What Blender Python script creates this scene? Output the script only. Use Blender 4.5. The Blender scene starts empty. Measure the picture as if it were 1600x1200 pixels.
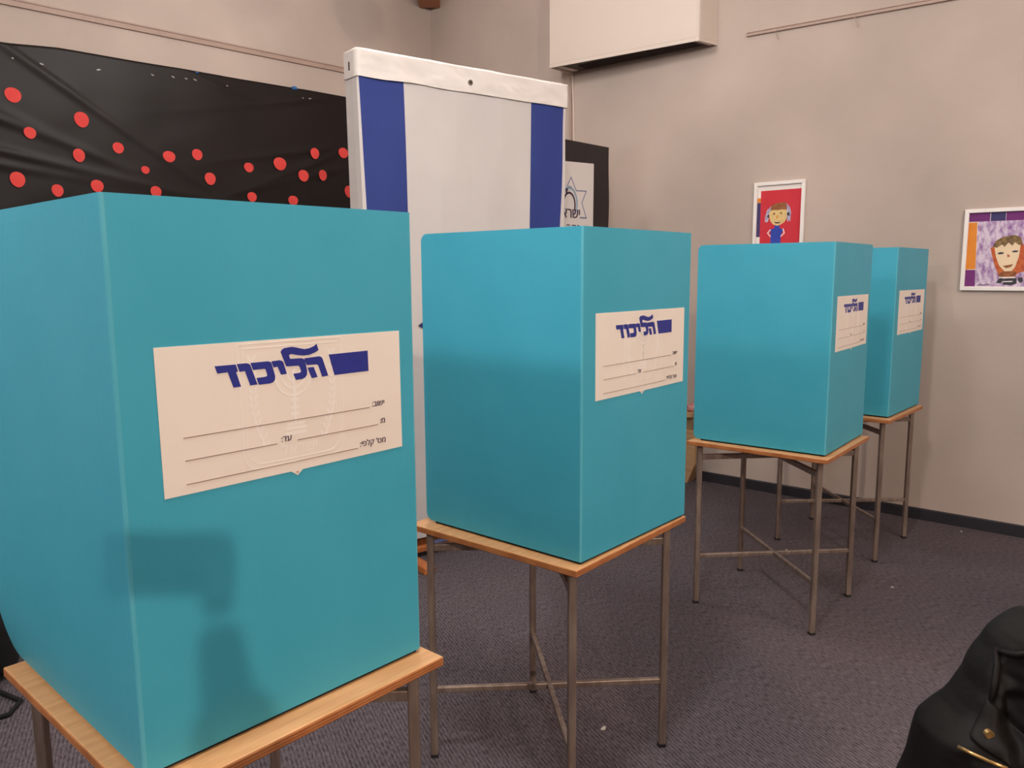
import bpy, bmesh, math, random
from mathutils import Vector, Matrix, noise
from mathutils.geometry import tessellate_polygon
from mathutils.bvhtree import BVHTree
random.seed(7)
SC = bpy.context.scene
COL = SC.collection
PI = math.pi

# ------------------------------------------------------------------ camera
EYE = 1.4277
cam_d = bpy.data.cameras.new('camera')
cam = bpy.data.objects.new('camera', cam_d)
COL.objects.link(cam)
cam_d.sensor_fit = 'HORIZONTAL'
cam_d.sensor_width = 36.0
cam_d.lens = 36.0 * 1237.1 / 1600.0
cam_d.clip_start = 0.05
fw = Vector((0, 0.99014336, -0.14005762))
rt = Vector((0.99998115, -0.00086002, -0.00607995))
up = Vector((0.00614048, 0.14005498, 0.99012469))
cam.matrix_world = Matrix(((rt.x, up.x, -fw.x, 0), (rt.y, up.y, -fw.y, 0), (rt.z, up.z, -fw.z, EYE), (0, 0, 0, 1)))
SC.camera = cam

# ------------------------------------------------------------------ colour management, world
SC.view_settings.view_transform = 'Standard'
SC.view_settings.look = 'None'
SC.view_settings.gamma = 1.0
SC.view_settings.use_curve_mapping = False
SC.view_settings.exposure = 0.21
world = bpy.data.worlds.new('world')
SC.world = world
world.use_nodes = True
world.node_tree.nodes['Background'].inputs[0].default_value = (1.0, 0.93, 0.88, 1)
world.node_tree.nodes['Background'].inputs[1].default_value = 0.15

# ------------------------------------------------------------------ lamps: added fill pendants and the spotlight
CEIL = 3.95
# globe pendants added as fill, out of view: x, y, height of the globe, watts, colour
FILL_GLOBES = [
    (2.90, 0.30, 3.25, 78, (1.0, 0.94, 0.88)),
    (-2.05, -0.20, 3.00, 112, (0.94, 0.98, 1.0)),
    (-0.10, 1.10, 3.35, 105, (0.98, 0.97, 0.95)),
    (-0.45, 3.95, 3.36, 58, (1.0, 0.96, 0.92)),
    (2.70, 2.30, 3.28, 26, (1.0, 0.95, 0.90)),
]
# one small spotlight far behind the photographer: position, aim, watts, colour
SPOT = ((2.05, -4.80, 3.25), (-0.20, 2.0, 1.0), 128, (1.0, 0.82, 0.67))


# ------------------------------------------------------------------ colour and material helpers
def lin(c):
    c = c / 255.0
    return c / 12.92 if c <= 0.04045 else ((c + 0.055) / 1.055) ** 2.4


def rgb(r, g, b):
    return (lin(r), lin(g), lin(b), 1.0)


def mat(name, col, rough=0.6, metal=0.0, col2=None, scale=8.0, detail=4.0, lo=0.35, hi=0.65, bump=0.0, bscale=60.0,
        stretch=None, bstretch=None, spec=0.5):
    m = bpy.data.materials.new(name)
    m.use_nodes = True
    nt = m.node_tree
    b = nt.nodes['Principled BSDF']
    b.inputs['Roughness'].default_value = rough
    b.inputs['Metallic'].default_value = metal
    b.inputs['Specular IOR Level'].default_value = spec
    b.inputs['Base Color'].default_value = col
    tc = nt.nodes.new('ShaderNodeTexCoord')
    if col2 is not None:
        mp = nt.nodes.new('ShaderNodeMapping')
        if stretch:
            mp.inputs['Scale'].default_value = stretch
        nz = nt.nodes.new('ShaderNodeTexNoise')
        nz.inputs['Scale'].default_value = scale
        nz.inputs['Detail'].default_value = detail
        rp = nt.nodes.new('ShaderNodeValToRGB')
        rp.color_ramp.elements[0].position = lo
        rp.color_ramp.elements[0].color = col
        rp.color_ramp.elements[1].position = hi
        rp.color_ramp.elements[1].color = col2
        nt.links.new(tc.outputs['Object'], mp.inputs[0])
        nt.links.new(mp.outputs[0], nz.inputs['Vector'])
        nt.links.new(nz.outputs['Fac'], rp.inputs[0])
        nt.links.new(rp.outputs[0], b.inputs['Base Color'])
    if bump > 0:
        mp2 = nt.nodes.new('ShaderNodeMapping')
        if bstretch:
            mp2.inputs['Scale'].default_value = bstretch
        n2 = nt.nodes.new('ShaderNodeTexNoise')
        n2.inputs['Scale'].default_value = bscale
        n2.inputs['Detail'].default_value = 3
        bp = nt.nodes.new('ShaderNodeBump')
        bp.inputs['Strength'].default_value = bump
        bp.inputs['Distance'].default_value = 0.01
        nt.links.new(tc.outputs['Object'], mp2.inputs[0])
        nt.links.new(mp2.outputs[0], n2.inputs['Vector'])
        nt.links.new(n2.outputs['Fac'], bp.inputs['Height'])
        nt.links.new(bp.outputs[0], b.inputs['Normal'])
    return m


M = {}
M['plaster'] = mat('plaster', rgb(181, 166, 156), 0.85, col2=rgb(203, 185, 175), scale=1.1, detail=6, lo=0.3, hi=0.7, bump=0.10, bscale=30, spec=0.2)
M['ceiling'] = mat('ceiling_paint', rgb(205, 195, 185), 0.9, col2=rgb(212, 202, 192), scale=3)
M['skirting'] = mat('skirting_rubber', rgb(38, 36, 44), 0.55, col2=rgb(46, 43, 50), scale=6)
M['rail'] = mat('painted_rail', rgb(170, 146, 134), 0.6, col2=rgb(178, 153, 141), scale=5)
M['beam'] = mat('varnished_beam', rgb(150, 84, 42), 0.45, col2=rgb(176, 104, 56), scale=5, stretch=(1, 14, 1))
M['teal'] = mat('teal_cardboard', rgb(66, 168, 193), 0.50, col2=rgb(71, 172, 197), scale=5, detail=5, bump=0.05, bscale=90, bstretch=(1, 1, 0.03), spec=0.35)
M['teal_fold'] = mat('worn_teal_fold', rgb(82, 176, 196), 0.5, col2=rgb(92, 182, 200), scale=30, stretch=(1, 1, 0.2))  # crease highlight painted into the worn fold's lighter teal
M['kraft'] = mat('cardboard_edge', rgb(190, 182, 168), 0.8, col2=rgb(205, 198, 186), scale=60)
M['dark_strip'] = mat('black_foam_strip', rgb(24, 20, 20), 0.9, col2=rgb(30, 26, 26), scale=20)  # near-black colour stands in for the shadow line under each booth
M['label'] = mat('label_paper', rgb(243, 229, 216), 0.65, col2=rgb(247, 234, 222), scale=4)
M['emblem'] = mat('label_watermark', rgb(249, 240, 231), 0.7, col2=rgb(250, 241, 233), scale=4)
M['ink'] = mat('blue_ink', rgb(38, 46, 138), 0.5, col2=rgb(42, 50, 144), scale=8)
M['line'] = mat('grey_ink', rgb(150, 125, 112), 0.6, col2=rgb(140, 116, 104), scale=50)
M['text'] = mat('dark_ink', rgb(72, 52, 76), 0.6, col2=rgb(66, 48, 72), scale=50)
M['ply_top'] = mat('beech_laminate', rgb(222, 168, 118), 0.38, col2=rgb(206, 150, 100), scale=7, stretch=(1, 9, 1), spec=0.4)
M['steel'] = mat('worn_steel', rgb(132, 114, 104), 0.42, metal=0.5, col2=rgb(160, 142, 130), scale=14, stretch=(3, 3, 0.6), bump=0.05)
M['rubber'] = mat('black_rubber', rgb(28, 26, 26), 0.8, col2=rgb(34, 31, 31), scale=30)
M['flag_white'] = mat('white_flag_cloth', rgb(214, 206, 204), 0.8, col2=rgb(219, 211, 208), scale=3, bump=0.06, bscale=300)
M['band_white'] = mat('white_banner_band', rgb(242, 233, 228), 0.6, col2=rgb(236, 226, 220), scale=6, bump=0.2, bscale=10)
M['flag_blue'] = mat('blue_flag_cloth', rgb(42, 60, 134), 0.7, col2=rgb(46, 64, 140), scale=5, bump=0.06, bscale=300)
M['navy'] = mat('navy_star_cloth', rgb(30, 36, 92), 0.7, col2=rgb(34, 40, 98), scale=5)
M['grommet'] = mat('grey_metal_eyelet', rgb(120, 112, 104), 0.35, metal=0.8, col2=rgb(140, 130, 120), scale=20)
M['hole'] = mat('dark_hole', rgb(60, 44, 34), 0.8, col2=rgb(54, 40, 32), scale=20)
M['stain_wood'] = mat('orange_stained_wood', rgb(176, 98, 50), 0.45, col2=rgb(196, 118, 64), scale=8, stretch=(8, 1, 1))
M['dark_cloth'] = mat('black_backing', rgb(22, 20, 24), 0.9, col2=rgb(28, 26, 30), scale=20)
M['blue_fold'] = mat('grey_blue_cloth', rgb(78, 82, 118), 0.8, col2=rgb(92, 96, 132), scale=12)
M['black_sheet'] = mat('black_plastic_sheet', rgb(27, 20, 19), 0.45, col2=rgb(32, 24, 23), scale=2, bump=0.1, bscale=6, spec=0.3)
M['red'] = mat('red_paper', rgb(224, 66, 62), 0.8, col2=rgb(230, 76, 70), scale=20)
M['glint'] = mat('clear_tape', rgb(150, 142, 138), 0.3, col2=rgb(170, 162, 158), scale=30)
M['blue_tape'] = mat('blue_tack', rgb(50, 110, 170), 0.7, col2=rgb(58, 118, 178), scale=30)
M['ac'] = mat('cream_metal', rgb(212, 196, 184), 0.45, col2=rgb(215, 199, 188), scale=2, spec=0.4)
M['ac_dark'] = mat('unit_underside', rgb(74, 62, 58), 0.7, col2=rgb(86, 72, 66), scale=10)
M['cream_plastic'] = mat('cream_plastic', rgb(214, 196, 184), 0.5, col2=rgb(220, 202, 190), scale=8)
M['frame_white'] = mat('white_frame', rgb(244, 236, 232), 0.4, col2=rgb(248, 240, 236), scale=6)
M['mat_white'] = mat('white_mount', rgb(238, 229, 224), 0.8, col2=rgb(241, 233, 228), scale=6)
M['art_red'] = mat('red_card', rgb(208, 44, 58), 0.75, col2=rgb(212, 50, 64), scale=8)
M['art_orange'] = mat('orange_card', rgb(226, 136, 44), 0.75, col2=rgb(230, 142, 52), scale=8)
M['art_navy'] = mat('navy_card', rgb(62, 54, 104), 0.75, col2=rgb(66, 58, 108), scale=8)
M['art_purple'] = mat('purple_card', rgb(112, 40, 112), 0.75, col2=rgb(118, 46, 118), scale=8)
M['art_lilac'] = mat('purple_crayon_on_white', rgb(222, 205, 222), 0.8, col2=rgb(138, 84, 158), scale=55, detail=8, lo=0.38, hi=0.72, stretch=(1, 1, 0.55))
M['art_skin'] = mat('cream_card', rgb(238, 212, 176), 0.75, col2=rgb(242, 216, 182), scale=8)
M['art_tan'] = mat('yellow_crayon_skin', rgb(236, 206, 140), 0.75, col2=rgb(226, 190, 130), scale=80)
M['art_hair'] = mat('brown_crayon', rgb(128, 74, 44), 0.8, col2=rgb(168, 104, 64), scale=60)
M['art_hair_b'] = mat('brown_olive_crayon', rgb(98, 74, 58), 0.8, col2=rgb(150, 122, 76), scale=60)
M['art_grey'] = mat('grey_lilac_crayon', rgb(150, 140, 180), 0.8, col2=rgb(214, 206, 222), scale=90)
M['art_blue'] = mat('blue_card', rgb(44, 66, 170), 0.75, col2=rgb(52, 74, 178), scale=30)
M['art_rust'] = mat('rust_collage', rgb(206, 108, 56), 0.75, col2=rgb(182, 76, 46), scale=40)
M['art_dark'] = mat('charcoal_paper', rgb(58, 54, 62), 0.8, col2=rgb(66, 62, 70), scale=40)
M['art_pink'] = mat('pale_pink_paper', rgb(250, 216, 214), 0.8, col2=rgb(252, 222, 220), scale=40)
M['poster'] = mat('poster_paper', rgb(232, 224, 222), 0.6, col2=rgb(236, 228, 226), scale=4)
M['star_blue'] = mat('steel_blue_ink', rgb(96, 112, 150), 0.6, col2=rgb(104, 120, 158), scale=20)
M['pale_blue'] = mat('pale_blue_ink', rgb(166, 192, 216), 0.6, col2=rgb(172, 198, 222), scale=20)
M['jacket'] = mat('black_jacket_cloth', rgb(15, 11, 10), 0.62, col2=rgb(22, 16, 14), scale=9, bump=0.3, bscale=26, spec=0.22)
M['brass'] = mat('aged_brass', rgb(188, 150, 96), 0.32, metal=0.85, col2=rgb(206, 168, 112), scale=60)
M['nylon'] = mat('black_nylon', rgb(11, 10, 12), 0.85, col2=rgb(15, 14, 16), scale=30, bump=0.1, bscale=200)
M['pale_wood'] = mat('pale_birch', rgb(206, 166, 124), 0.5, col2=rgb(192, 150, 108), scale=6, stretch=(1, 1, 8))
M['pink_wrap'] = mat('pink_tissue_wrap', rgb(226, 178, 172), 0.6, col2=rgb(196, 110, 110), scale=60)
M['chair_shell'] = mat('dark_chair_plastic', rgb(36, 34, 36), 0.5, col2=rgb(42, 40, 42), scale=10)
M['scrap'] = mat('white_scrap', rgb(206, 196, 192), 0.8, col2=rgb(196, 184, 180), scale=80)
M['lamp_housing'] = mat('lamp_housing', rgb(226, 222, 216), 0.5, col2=rgb(230, 226, 220), scale=8)


def ply_edge_mat():
    m = mat('plywood_edge', rgb(186, 112, 62), 0.5)
    nt = m.node_tree
    b = nt.nodes['Principled BSDF']
    tc = nt.nodes.new('ShaderNodeTexCoord')
    sp = nt.nodes.new('ShaderNodeSeparateXYZ')
    w = nt.nodes.new('ShaderNodeMath'); w.operation = 'MULTIPLY'; w.inputs[1].default_value = 1150.0
    s = nt.nodes.new('ShaderNodeMath'); s.operation = 'SINE'
    nz = nt.nodes.new('ShaderNodeTexNoise'); nz.inputs['Scale'].default_value = 14; nz.inputs['Detail'].default_value = 5
    a = nt.nodes.new('ShaderNodeMath'); a.operation = 'MULTIPLY_ADD'; a.inputs[1].default_value = 0.18
    r = nt.nodes.new('ShaderNodeValToRGB')
    r.color_ramp.elements[0].position = 0.25; r.color_ramp.elements[0].color = rgb(152, 86, 44)
    r.color_ramp.elements[1].position = 0.8; r.color_ramp.elements[1].color = rgb(206, 136, 82)
    L = nt.links.new
    L(tc.outputs['Object'], sp.inputs[0]); L(sp.outputs[2], w.inputs[0]); L(w.outputs[0], s.inputs[0])
    L(tc.outputs['Object'], nz.inputs['Vector']); L(s.outputs[0], a.inputs[0]); L(nz.outputs['Fac'], a.inputs[2])
    L(a.outputs[0], r.inputs[0]); L(r.outputs[0], b.inputs['Base Color'])
    return m


def carpet_mat():
    m = mat('ribbed_carpet', rgb(72, 68, 78), 0.95, spec=0.1)
    nt = m.node_tree
    b = nt.nodes['Principled BSDF']
    L = nt.links.new
    tc = nt.nodes.new('ShaderNodeTexCoord')
    mp = nt.nodes.new('ShaderNodeMapping'); mp.inputs['Rotation'].default_value = (0, 0, math.radians(-24))
    L(tc.outputs['Object'], mp.inputs[0])
    wv = nt.nodes.new('ShaderNodeTexWave'); wv.bands_direction = 'X'
    wv.inputs['Scale'].default_value = 26; wv.inputs['Distortion'].default_value = 2.5
    wv.inputs['Detail'].default_value = 3; wv.inputs['Detail Scale'].default_value = 6
    L(mp.outputs[0], wv.inputs['Vector'])
    mp2 = nt.nodes.new('ShaderNodeMapping'); mp2.inputs['Scale'].default_value = (1, 0.22, 1)
    L(mp.outputs[0], mp2.inputs[0])
    nz = nt.nodes.new('ShaderNodeTexNoise'); nz.inputs['Scale'].default_value = 190; nz.inputs['Detail'].default_value = 3
    L(mp2.outputs[0], nz.inputs['Vector'])
    big = nt.nodes.new('ShaderNodeTexNoise'); big.inputs['Scale'].default_value = 1.1; big.inputs['Detail'].default_value = 4
    L(tc.outputs['Object'], big.inputs['Vector'])
    a = nt.nodes.new('ShaderNodeMath'); a.operation = 'MULTIPLY_ADD'; L(wv.outputs['Fac'], a.inputs[0]); a.inputs[1].default_value = 0.22; L(nz.outputs['Fac'], a.inputs[2])
    r = nt.nodes.new('ShaderNodeValToRGB')
    r.color_ramp.elements[0].position = 0.38; r.color_ramp.elements[0].color = rgb(66, 60, 64)
    r.color_ramp.elements[1].position = 0.86; r.color_ramp.elements[1].color = rgb(120, 110, 115)
    L(a.outputs[0], r.inputs[0])
    mx = nt.nodes.new('ShaderNodeMix'); mx.data_type = 'RGBA'; mx.blend_type = 'MULTIPLY'
    mx.inputs['Factor'].default_value = 1.0
    r2 = nt.nodes.new('ShaderNodeValToRGB')
    r2.color_ramp.elements[0].position = 0.3; r2.color_ramp.elements[0].color = (0.80, 0.80, 0.84, 1)
    r2.color_ramp.elements[1].position = 0.7; r2.color_ramp.elements[1].color = (1.0, 0.97, 0.96, 1)
    L(big.outputs['Fac'], r2.inputs[0])
    L(r.outputs[0], mx.inputs['A']); L(r2.outputs[0], mx.inputs['B'])
    L(mx.outputs['Result'], b.inputs['Base Color'])
    bp = nt.nodes.new('ShaderNodeBump'); bp.inputs['Strength'].default_value = 0.5; bp.inputs['Distance'].default_value = 0.004
    L(a.outputs[0], bp.inputs['Height']); L(bp.outputs[0], b.inputs['Normal'])
    return m


M['ply_edge'] = ply_edge_mat()
M['carpet'] = carpet_mat()


# ------------------------------------------------------------------ mesh helpers
def tag(o, label=None, cat=None, group=None, kind=None):
    if label: o['label'] = label
    if cat: o['category'] = cat
    if group: o['group'] = group
    if kind: o['kind'] = kind
    return o


def obj(name, bm, mats, parent=None, smooth=False, bevel=0.0, segs=2, subsurf=0):
    me = bpy.data.meshes.new(name)
    bmesh.ops.recalc_face_normals(bm, faces=bm.faces[:])
    bm.to_mesh(me)
    bm.free()
    if not isinstance(mats, (list, tuple)):
        mats = [mats]
    for m in mats:
        me.materials.append(m)
    if smooth:
        for p in me.polygons:
            p.use_smooth = True
    o = bpy.data.objects.new(name, me)
    COL.objects.link(o)
    if parent is not None:
        o.parent = parent
    if bevel > 0:
        md = o.modifiers.new('bevel', 'BEVEL'); md.width = bevel; md.segments = segs; md.limit_method = 'ANGLE'
    if subsurf:
        md = o.modifiers.new('subsurf', 'SUBSURF'); md.levels = subsurf; md.render_levels = subsurf
    return o


def empty(name, loc, rz=0.0):
    o = bpy.data.objects.new(name, None)
    COL.objects.link(o)
    o.empty_display_size = 0.05
    o.location = loc
    o.rotation_euler = (0, 0, rz)
    return o


def dup_tree(root, loc, rz):
    def cp(o, parent):
        c = o.copy(); COL.objects.link(c)
        if parent is not None:
            c.parent = parent
        for ch in list(o.children):
            cp(ch, c)
        return c
    r = cp(root, None)
    r.location = loc; r.rotation_euler = (0, 0, rz)
    return r


def add_box(bm, x0, x1, y0, y1, z0, z1, mi=0, mtx=None):
    vs = [bm.verts.new((x, y, z)) for x in (x0, x1) for y in (y0, y1) for z in (z0, z1)]
    if mtx is not None:
        for v in vs: v.co = mtx @ v.co
    for f in ((0, 1, 3, 2), (4, 6, 7, 5), (0, 4, 5, 1), (2, 3, 7, 6), (0, 2, 6, 4), (1, 5, 7, 3)):
        fc = bm.faces.new([vs[i] for i in f]); fc.material_index = mi
    return vs


def add_bar(bm, a, b, w, h, mi=0):
    """square tube from a to b, w wide, h high"""
    a, b = Vector(a), Vector(b)
    d = b - a; L = d.length; z = d.normalized()
    ref = Vector((0, 0, 1)) if abs(z.z) < 0.9 else Vector((1, 0, 0))
    x = ref.cross(z).normalized(); y = z.cross(x)
    m = Matrix(((x.x, y.x, z.x, a.x), (x.y, y.y, z.y, a.y), (x.z, y.z, z.z, a.z), (0, 0, 0, 1)))
    add_box(bm, -w / 2, w / 2, -h / 2, h / 2, 0, L, mi, m)


def add_tube(bm, pts, r, n=8, mi=0):
    """tube along a list of points; r a number or a list"""
    pts = [Vector(p) for p in pts]
    rs = r if isinstance(r, (list, tuple)) else [r] * len(pts)
    prev = None; rings = []
    for i, p in enumerate(pts):
        d = (pts[min(i + 1, len(pts) - 1)] - pts[max(i - 1, 0)]).normalized()
        if prev is None:
            x = d.orthogonal().normalized()
        else:
            x = (prev - d * prev.dot(d)).normalized()
        prev = x; y = d.cross(x)
        rings.append([bm.verts.new(p + (x * math.cos(t) + y * math.sin(t)) * rs[i]) for t in [2 * PI * k / n for k in range(n)]])
    for a, b in zip(rings, rings[1:]):
        for k in range(n):
            f = bm.faces.new((a[k], a[(k + 1) % n], b[(k + 1) % n], b[k])); f.material_index = mi
    f = bm.faces.new(rings[0][::-1]); f.material_index = mi
    f = bm.faces.new(rings[-1]); f.material_index = mi


def add_prism(bm, poly, place, d0, d1, mi=0):
    """poly: 2-D points; place(a, b, d) -> 3-D; a solid between depths d0 and d1"""
    A = [bm.verts.new(place(a, b, d0)) for a, b in poly]
    B = [bm.verts.new(place(a, b, d1)) for a, b in poly]
    n = len(poly)
    fs = [bm.faces.new(A), bm.faces.new(B[::-1])]
    for i in range(n):
        fs.append(bm.faces.new((A[i], B[i], B[(i + 1) % n], A[(i + 1) % n])))
    for f in fs:
        f.material_index = mi
    return fs


def disc(cx, cy, rx, ry=None, n=20, rot=0.0, wob=0.0):
    ry = ry or rx
    out = []
    for k in range(n):
        t = 2 * PI * k / n
        w = 1 + wob * math.sin(3 * t + cx * 50) + wob * 0.6 * math.sin(2 * t + cy * 31)
        a, b = rx * math.cos(t) * w, ry * math.sin(t) * w
        out.append((cx + a * math.cos(rot) - b * math.sin(rot), cy + a * math.sin(rot) + b * math.cos(rot)))
    return out


def add_strip(bm, pts, w, place, d0, d1, mi=0, closed=False):
    """a flat line of width w through 2-D points"""
    n = len(pts)
    rngs = range(n if closed else n - 1)
    for i in rngs:
        a = Vector(pts[i]); b = Vector(pts[(i + 1) % n])
        d = (b - a)
        if d.length < 1e-6: continue
        d.normalize(); q = Vector((-d.y, d.x)) * (w / 2); e = d * (w * 0.3)
        add_prism(bm, [tuple(a - e - q), tuple(b + e - q), tuple(b + e + q), tuple(a - e + q)], place, d0, d1, mi)


def text_polys(s, x_right, z_base, size, place, d0, mi, bm, bold=0.0):
    """Hebrew string (logical order) set right to left, ending at x_right; every outline is filled on its own"""
    cu = bpy.data.curves.new('lettering', 'FONT')
    cu.body = s[::-1]
    cu.size = size * 100
    cu.align_x = 'RIGHT'
    cu.resolution_u = 3
    cu.fill_mode = 'NONE'
    o = bpy.data.objects.new('lettering', cu)
    COL.objects.link(o)
    bpy.context.view_layer.update()
    me = bpy.data.meshes.new_from_object(o.evaluated_get(bpy.context.evaluated_depsgraph_get()))
    nb = {}
    for e in me.edges:
        a, b = e.vertices
        nb.setdefault(a, []).append(b); nb.setdefault(b, []).append(a)
    seen, loops = set(), []
    for st in range(len(me.vertices)):
        if st in seen or st not in nb:
            continue
        lp, cur = [], st
        while cur is not None:
            seen.add(cur); lp.append(me.vertices[cur].co.to_2d() / 100)
            cur = next((q for q in nb[cur] if q not in seen), None)
        if len(lp) > 2:
            loops.append(lp)

    def inside(p, lp):
        c = False
        for k in range(len(lp)):
            a, b = lp[k], lp[k - 1]
            if (a.y > p.y) != (b.y > p.y) and p.x < (b.x - a.x) * (p.y - a.y) / (b.y - a.y) + a.x:
                c = not c
        return c
    holes = {}
    for k, lp in enumerate(loops):
        par = [m for m, q in enumerate(loops) if m != k and all(inside(p, q) for p in lp)]
        if par:
            holes.setdefault(par[0], []).append(k)
    hk = {h for v in holes.values() for h in v}
    lev = 0
    for dx in ((-bold, 0.0, bold) if bold else (0.0,)):
        for k, lp in enumerate(loops):
            if k in hk:
                continue
            rings = [[Vector((p.x, p.y, 0)) for p in lp]] + [[Vector((p.x, p.y, 0)) for p in loops[h]] for h in holes.get(k, [])]
            flat = [p for r in rings for p in r]
            vs = [bm.verts.new(place(x_right + p.x + dx, z_base + p.y, d0 + 0.00002 * (lev % 12))) for p in flat]
            lev += 1
            for t in tessellate_polygon(rings):
                f = bm.faces.new([vs[q] for q in t]); f.material_index = mi
    bpy.data.objects.remove(o); bpy.data.curves.remove(cu); bpy.data.meshes.remove(me)


# ------------------------------------------------------------------ the room
CORNER = Vector((-0.66315, 6.97384, 0))
TR = Vector((0.76292, -0.64649, 0))          # along the right wall, away from the corner
NR = Vector((-0.64649, -0.76292, 0))         # out of the right wall into the room
TL = Vector((-0.68553, -0.72804, 0))         # along the left wall
NL = Vector((0.72804, -0.68553, 0))          # out of the left wall into the room


def on_r(s, z, d):
    return CORNER + TR * s + NR * d + Vector((0, 0, z))


def on_l(s, z, d):
    return CORNER + TL * s + NL * d + Vector((0, 0, z))


LEN_R, LEN_L = 10.6, 10.8
c0 = CORNER.copy(); c1 = CORNER + TR * LEN_R; c3 = CORNER + TL * LEN_L; c2 = c1 + TL * LEN_L


def slab(name, m, poly, z0, z1):
    bm = bmesh.new()
    add_prism(bm, [(p.x, p.y) for p in poly], lambda a, b, d: Vector((a, b, d)), z0, z1)
    return tag(obj(name, bm, m), kind='structure')


slab('floor', M['carpet'], [c0, c1, c2, c3], -0.05, 0.0)
slab('ceiling', M['ceiling'], [c0, c1, c2, c3], CEIL, CEIL + 0.05)


def wall(name, p, q, inward):
    o = inward.normalized() * -0.12
    return slab(name, M['plaster'], [p, q, q + o, p + o], 0.0, CEIL)


wall('wall_right', c0 + TL * 0.0, c1, NR)
wall('wall_left', c3, c0, NL)
wall('wall_back', c1, c2, -TR)
wall('wall_near', c2, c3, -TL)

bm = bmesh.new()
add_prism(bm, [(0, 0), (0.012, 0), (0.012, 0.06), (0.006, 0.066), (0, 0.066)], lambda a, b, d: on_r(d, b, a), 0.012, LEN_R)
tag(obj('baseboard_right', bm, M['skirting']), kind='structure')
bm = bmesh.new()
add_prism(bm, [(0, 0), (0.012, 0), (0.012, 0.06), (0.006, 0.066), (0, 0.066)], lambda a, b, d: on_l(d, b, a), 0.0, LEN_L)
tag(obj('baseboard_left', bm, M['skirting']), kind='structure')

# wooden rafter end in the corner, under the ceiling
bm = bmesh.new()
bd = (TR * 0.55 + NR * 0.6).normalized(); bs = Vector((-bd.y, bd.x, 0))
for_z = 3.585
b0 = CORNER + NR * 0.10 + NL * 0.02
vs = []
for k, (l, zz) in enumerate(((0.0, for_z), (1.6, CEIL - 0.02))):
    pass
prof = [(0.0, CEIL), (0.0, for_z), (0.28, for_z + 0.0), (1.9, CEIL - 0.03), (1.9, CEIL)]
add_prism(bm, prof, lambda a, b, d: CORNER + (NR + NL).normalized() * 0.09 + (NR + NL).normalized() * a + Vector((-(NR + NL).normalized().y, (NR + NL).normalized().x, 0)) * d + Vector((0, 0, b)), -0.085, 0.085)
tag(obj('roof_rafter', bm, M['beam'], bevel=0.004), 'orange-brown varnished wooden rafter end in the top corner of the walls', 'rafter')


# picture rails: a two-lip profile along each wall
def picture_rail(name, place, s0, z0, s1, z1, hgt, label, hooks=()):
    root = empty(name, place(s0, z0, 0.0))
    bm = bmesh.new()
    base = root.location.copy()

    def pl(a, b, d):          # a: out of wall, b: height offset, d: 0..1 along
        return place(s0 + (s1 - s0) * d, z0 + (z1 - z0) * d + b, a) - base
    h = hgt
    add_prism(bm, [(0, 0), (0.018, 0), (0.018, h * 0.22), (0.008, h * 0.3), (0.008, h * 0.74), (0.014, h * 0.8), (0.014, h), (0, h)], pl, 0.0, 1.0)
    obj('rail_profile', bm, M['rail'], root)
    for s, dz in hooks:
        d = (s - s0) / (s1 - s0)
        bm = bmesh.new()
        pts = [pl(0.012, h * 0.4, d), pl(0.022, h * 0.2, d), pl(0.022, -0.01, d), pl(0.014, -0.045, d + 0.004), pl(0.02, -0.05 - dz, d + 0.006)]
        add_tube(bm, pts, 0.0026, 6)
        obj('hook', bm, M['rail'], root)
    tag(root, label, 'picture rail')
    return root


picture_rail('picture_rail', on_r, 2.80, 2.862, 5.6, 2.798, 0.024, 'thin beige picture rail high on the right wall above the drawings', hooks=((2.99, 0.0), (3.45, 0.01)))
picture_rail('picture_rail', on_l, 0.03, 2.948, 3.7, 2.918, 0.042, 'long beige picture rail high on the left wall above the black sheet')

# added pendants, out of view, placed to brighten chosen walls and booth faces
GL = ['white globe pendant over the right side, behind the camera', 'white globe pendant over the left side, near the camera', 'white globe pendant above the middle booths', 'white globe pendant in front of the left wall and the flag board', 'white globe pendant near the right wall and the boy collage']
for i, (x, y, z, watts, col) in enumerate(FILL_GLOBES):
    root = empty('pendant_lamp', (x, y, CEIL))
    bm = bmesh.new()
    add_tube(bm, [(0, 0, 0), (0, 0, -0.03), (0, 0, -0.031), (0, 0, z + 0.16 - CEIL)], [0.05, 0.05, 0.006, 0.006], 12)
    obj('stem', bm, M['lamp_housing'], root)
    gr = 0.16
    em = bpy.data.materials.new('lit_globe'); em.use_nodes = True
    b = em.node_tree.nodes['Principled BSDF']
    b.inputs['Base Color'].default_value = (0.9, 0.88, 0.85, 1)
    b.inputs['Emission Color'].default_value = (*col, 1)
    b.inputs['Emission Strength'].default_value = watts / (PI * 4 * PI * gr * gr)
    bm = bmesh.new()
    bmesh.ops.create_icosphere(bm, subdivisions=2, radius=gr, matrix=Matrix.Translation((0, 0, z - CEIL)))
    obj('globe', bm, em, root, smooth=True)
    tag(root, GL[i], 'lamp', 'globe pendants')
sp = empty('spotlight', (SPOT[0][0], SPOT[0][1], CEIL))
aim = (Vector(SPOT[1]) - Vector(SPOT[0])).normalized()
bm = bmesh.new()
hp = Vector((0, 0, SPOT[0][2] - CEIL))
add_tube(bm, [hp - aim * 0.18, hp - aim * 0.02], [0.07, 0.10], 18)
obj('can', bm, M['lamp_housing'], sp)
bm = bmesh.new()
add_tube(bm, [(0, 0, 0), hp - aim * 0.12], 0.012, 8)
obj('stem', bm, M['lamp_housing'], sp)
ld = bpy.data.lights.new('lamp', 'AREA'); ld.shape = 'DISK'; ld.size = 0.13; ld.energy = SPOT[2]; ld.color = SPOT[3]
lo = bpy.data.objects.new('lamp', ld); COL.objects.link(lo); lo.parent = sp; lo.location = hp
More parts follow.
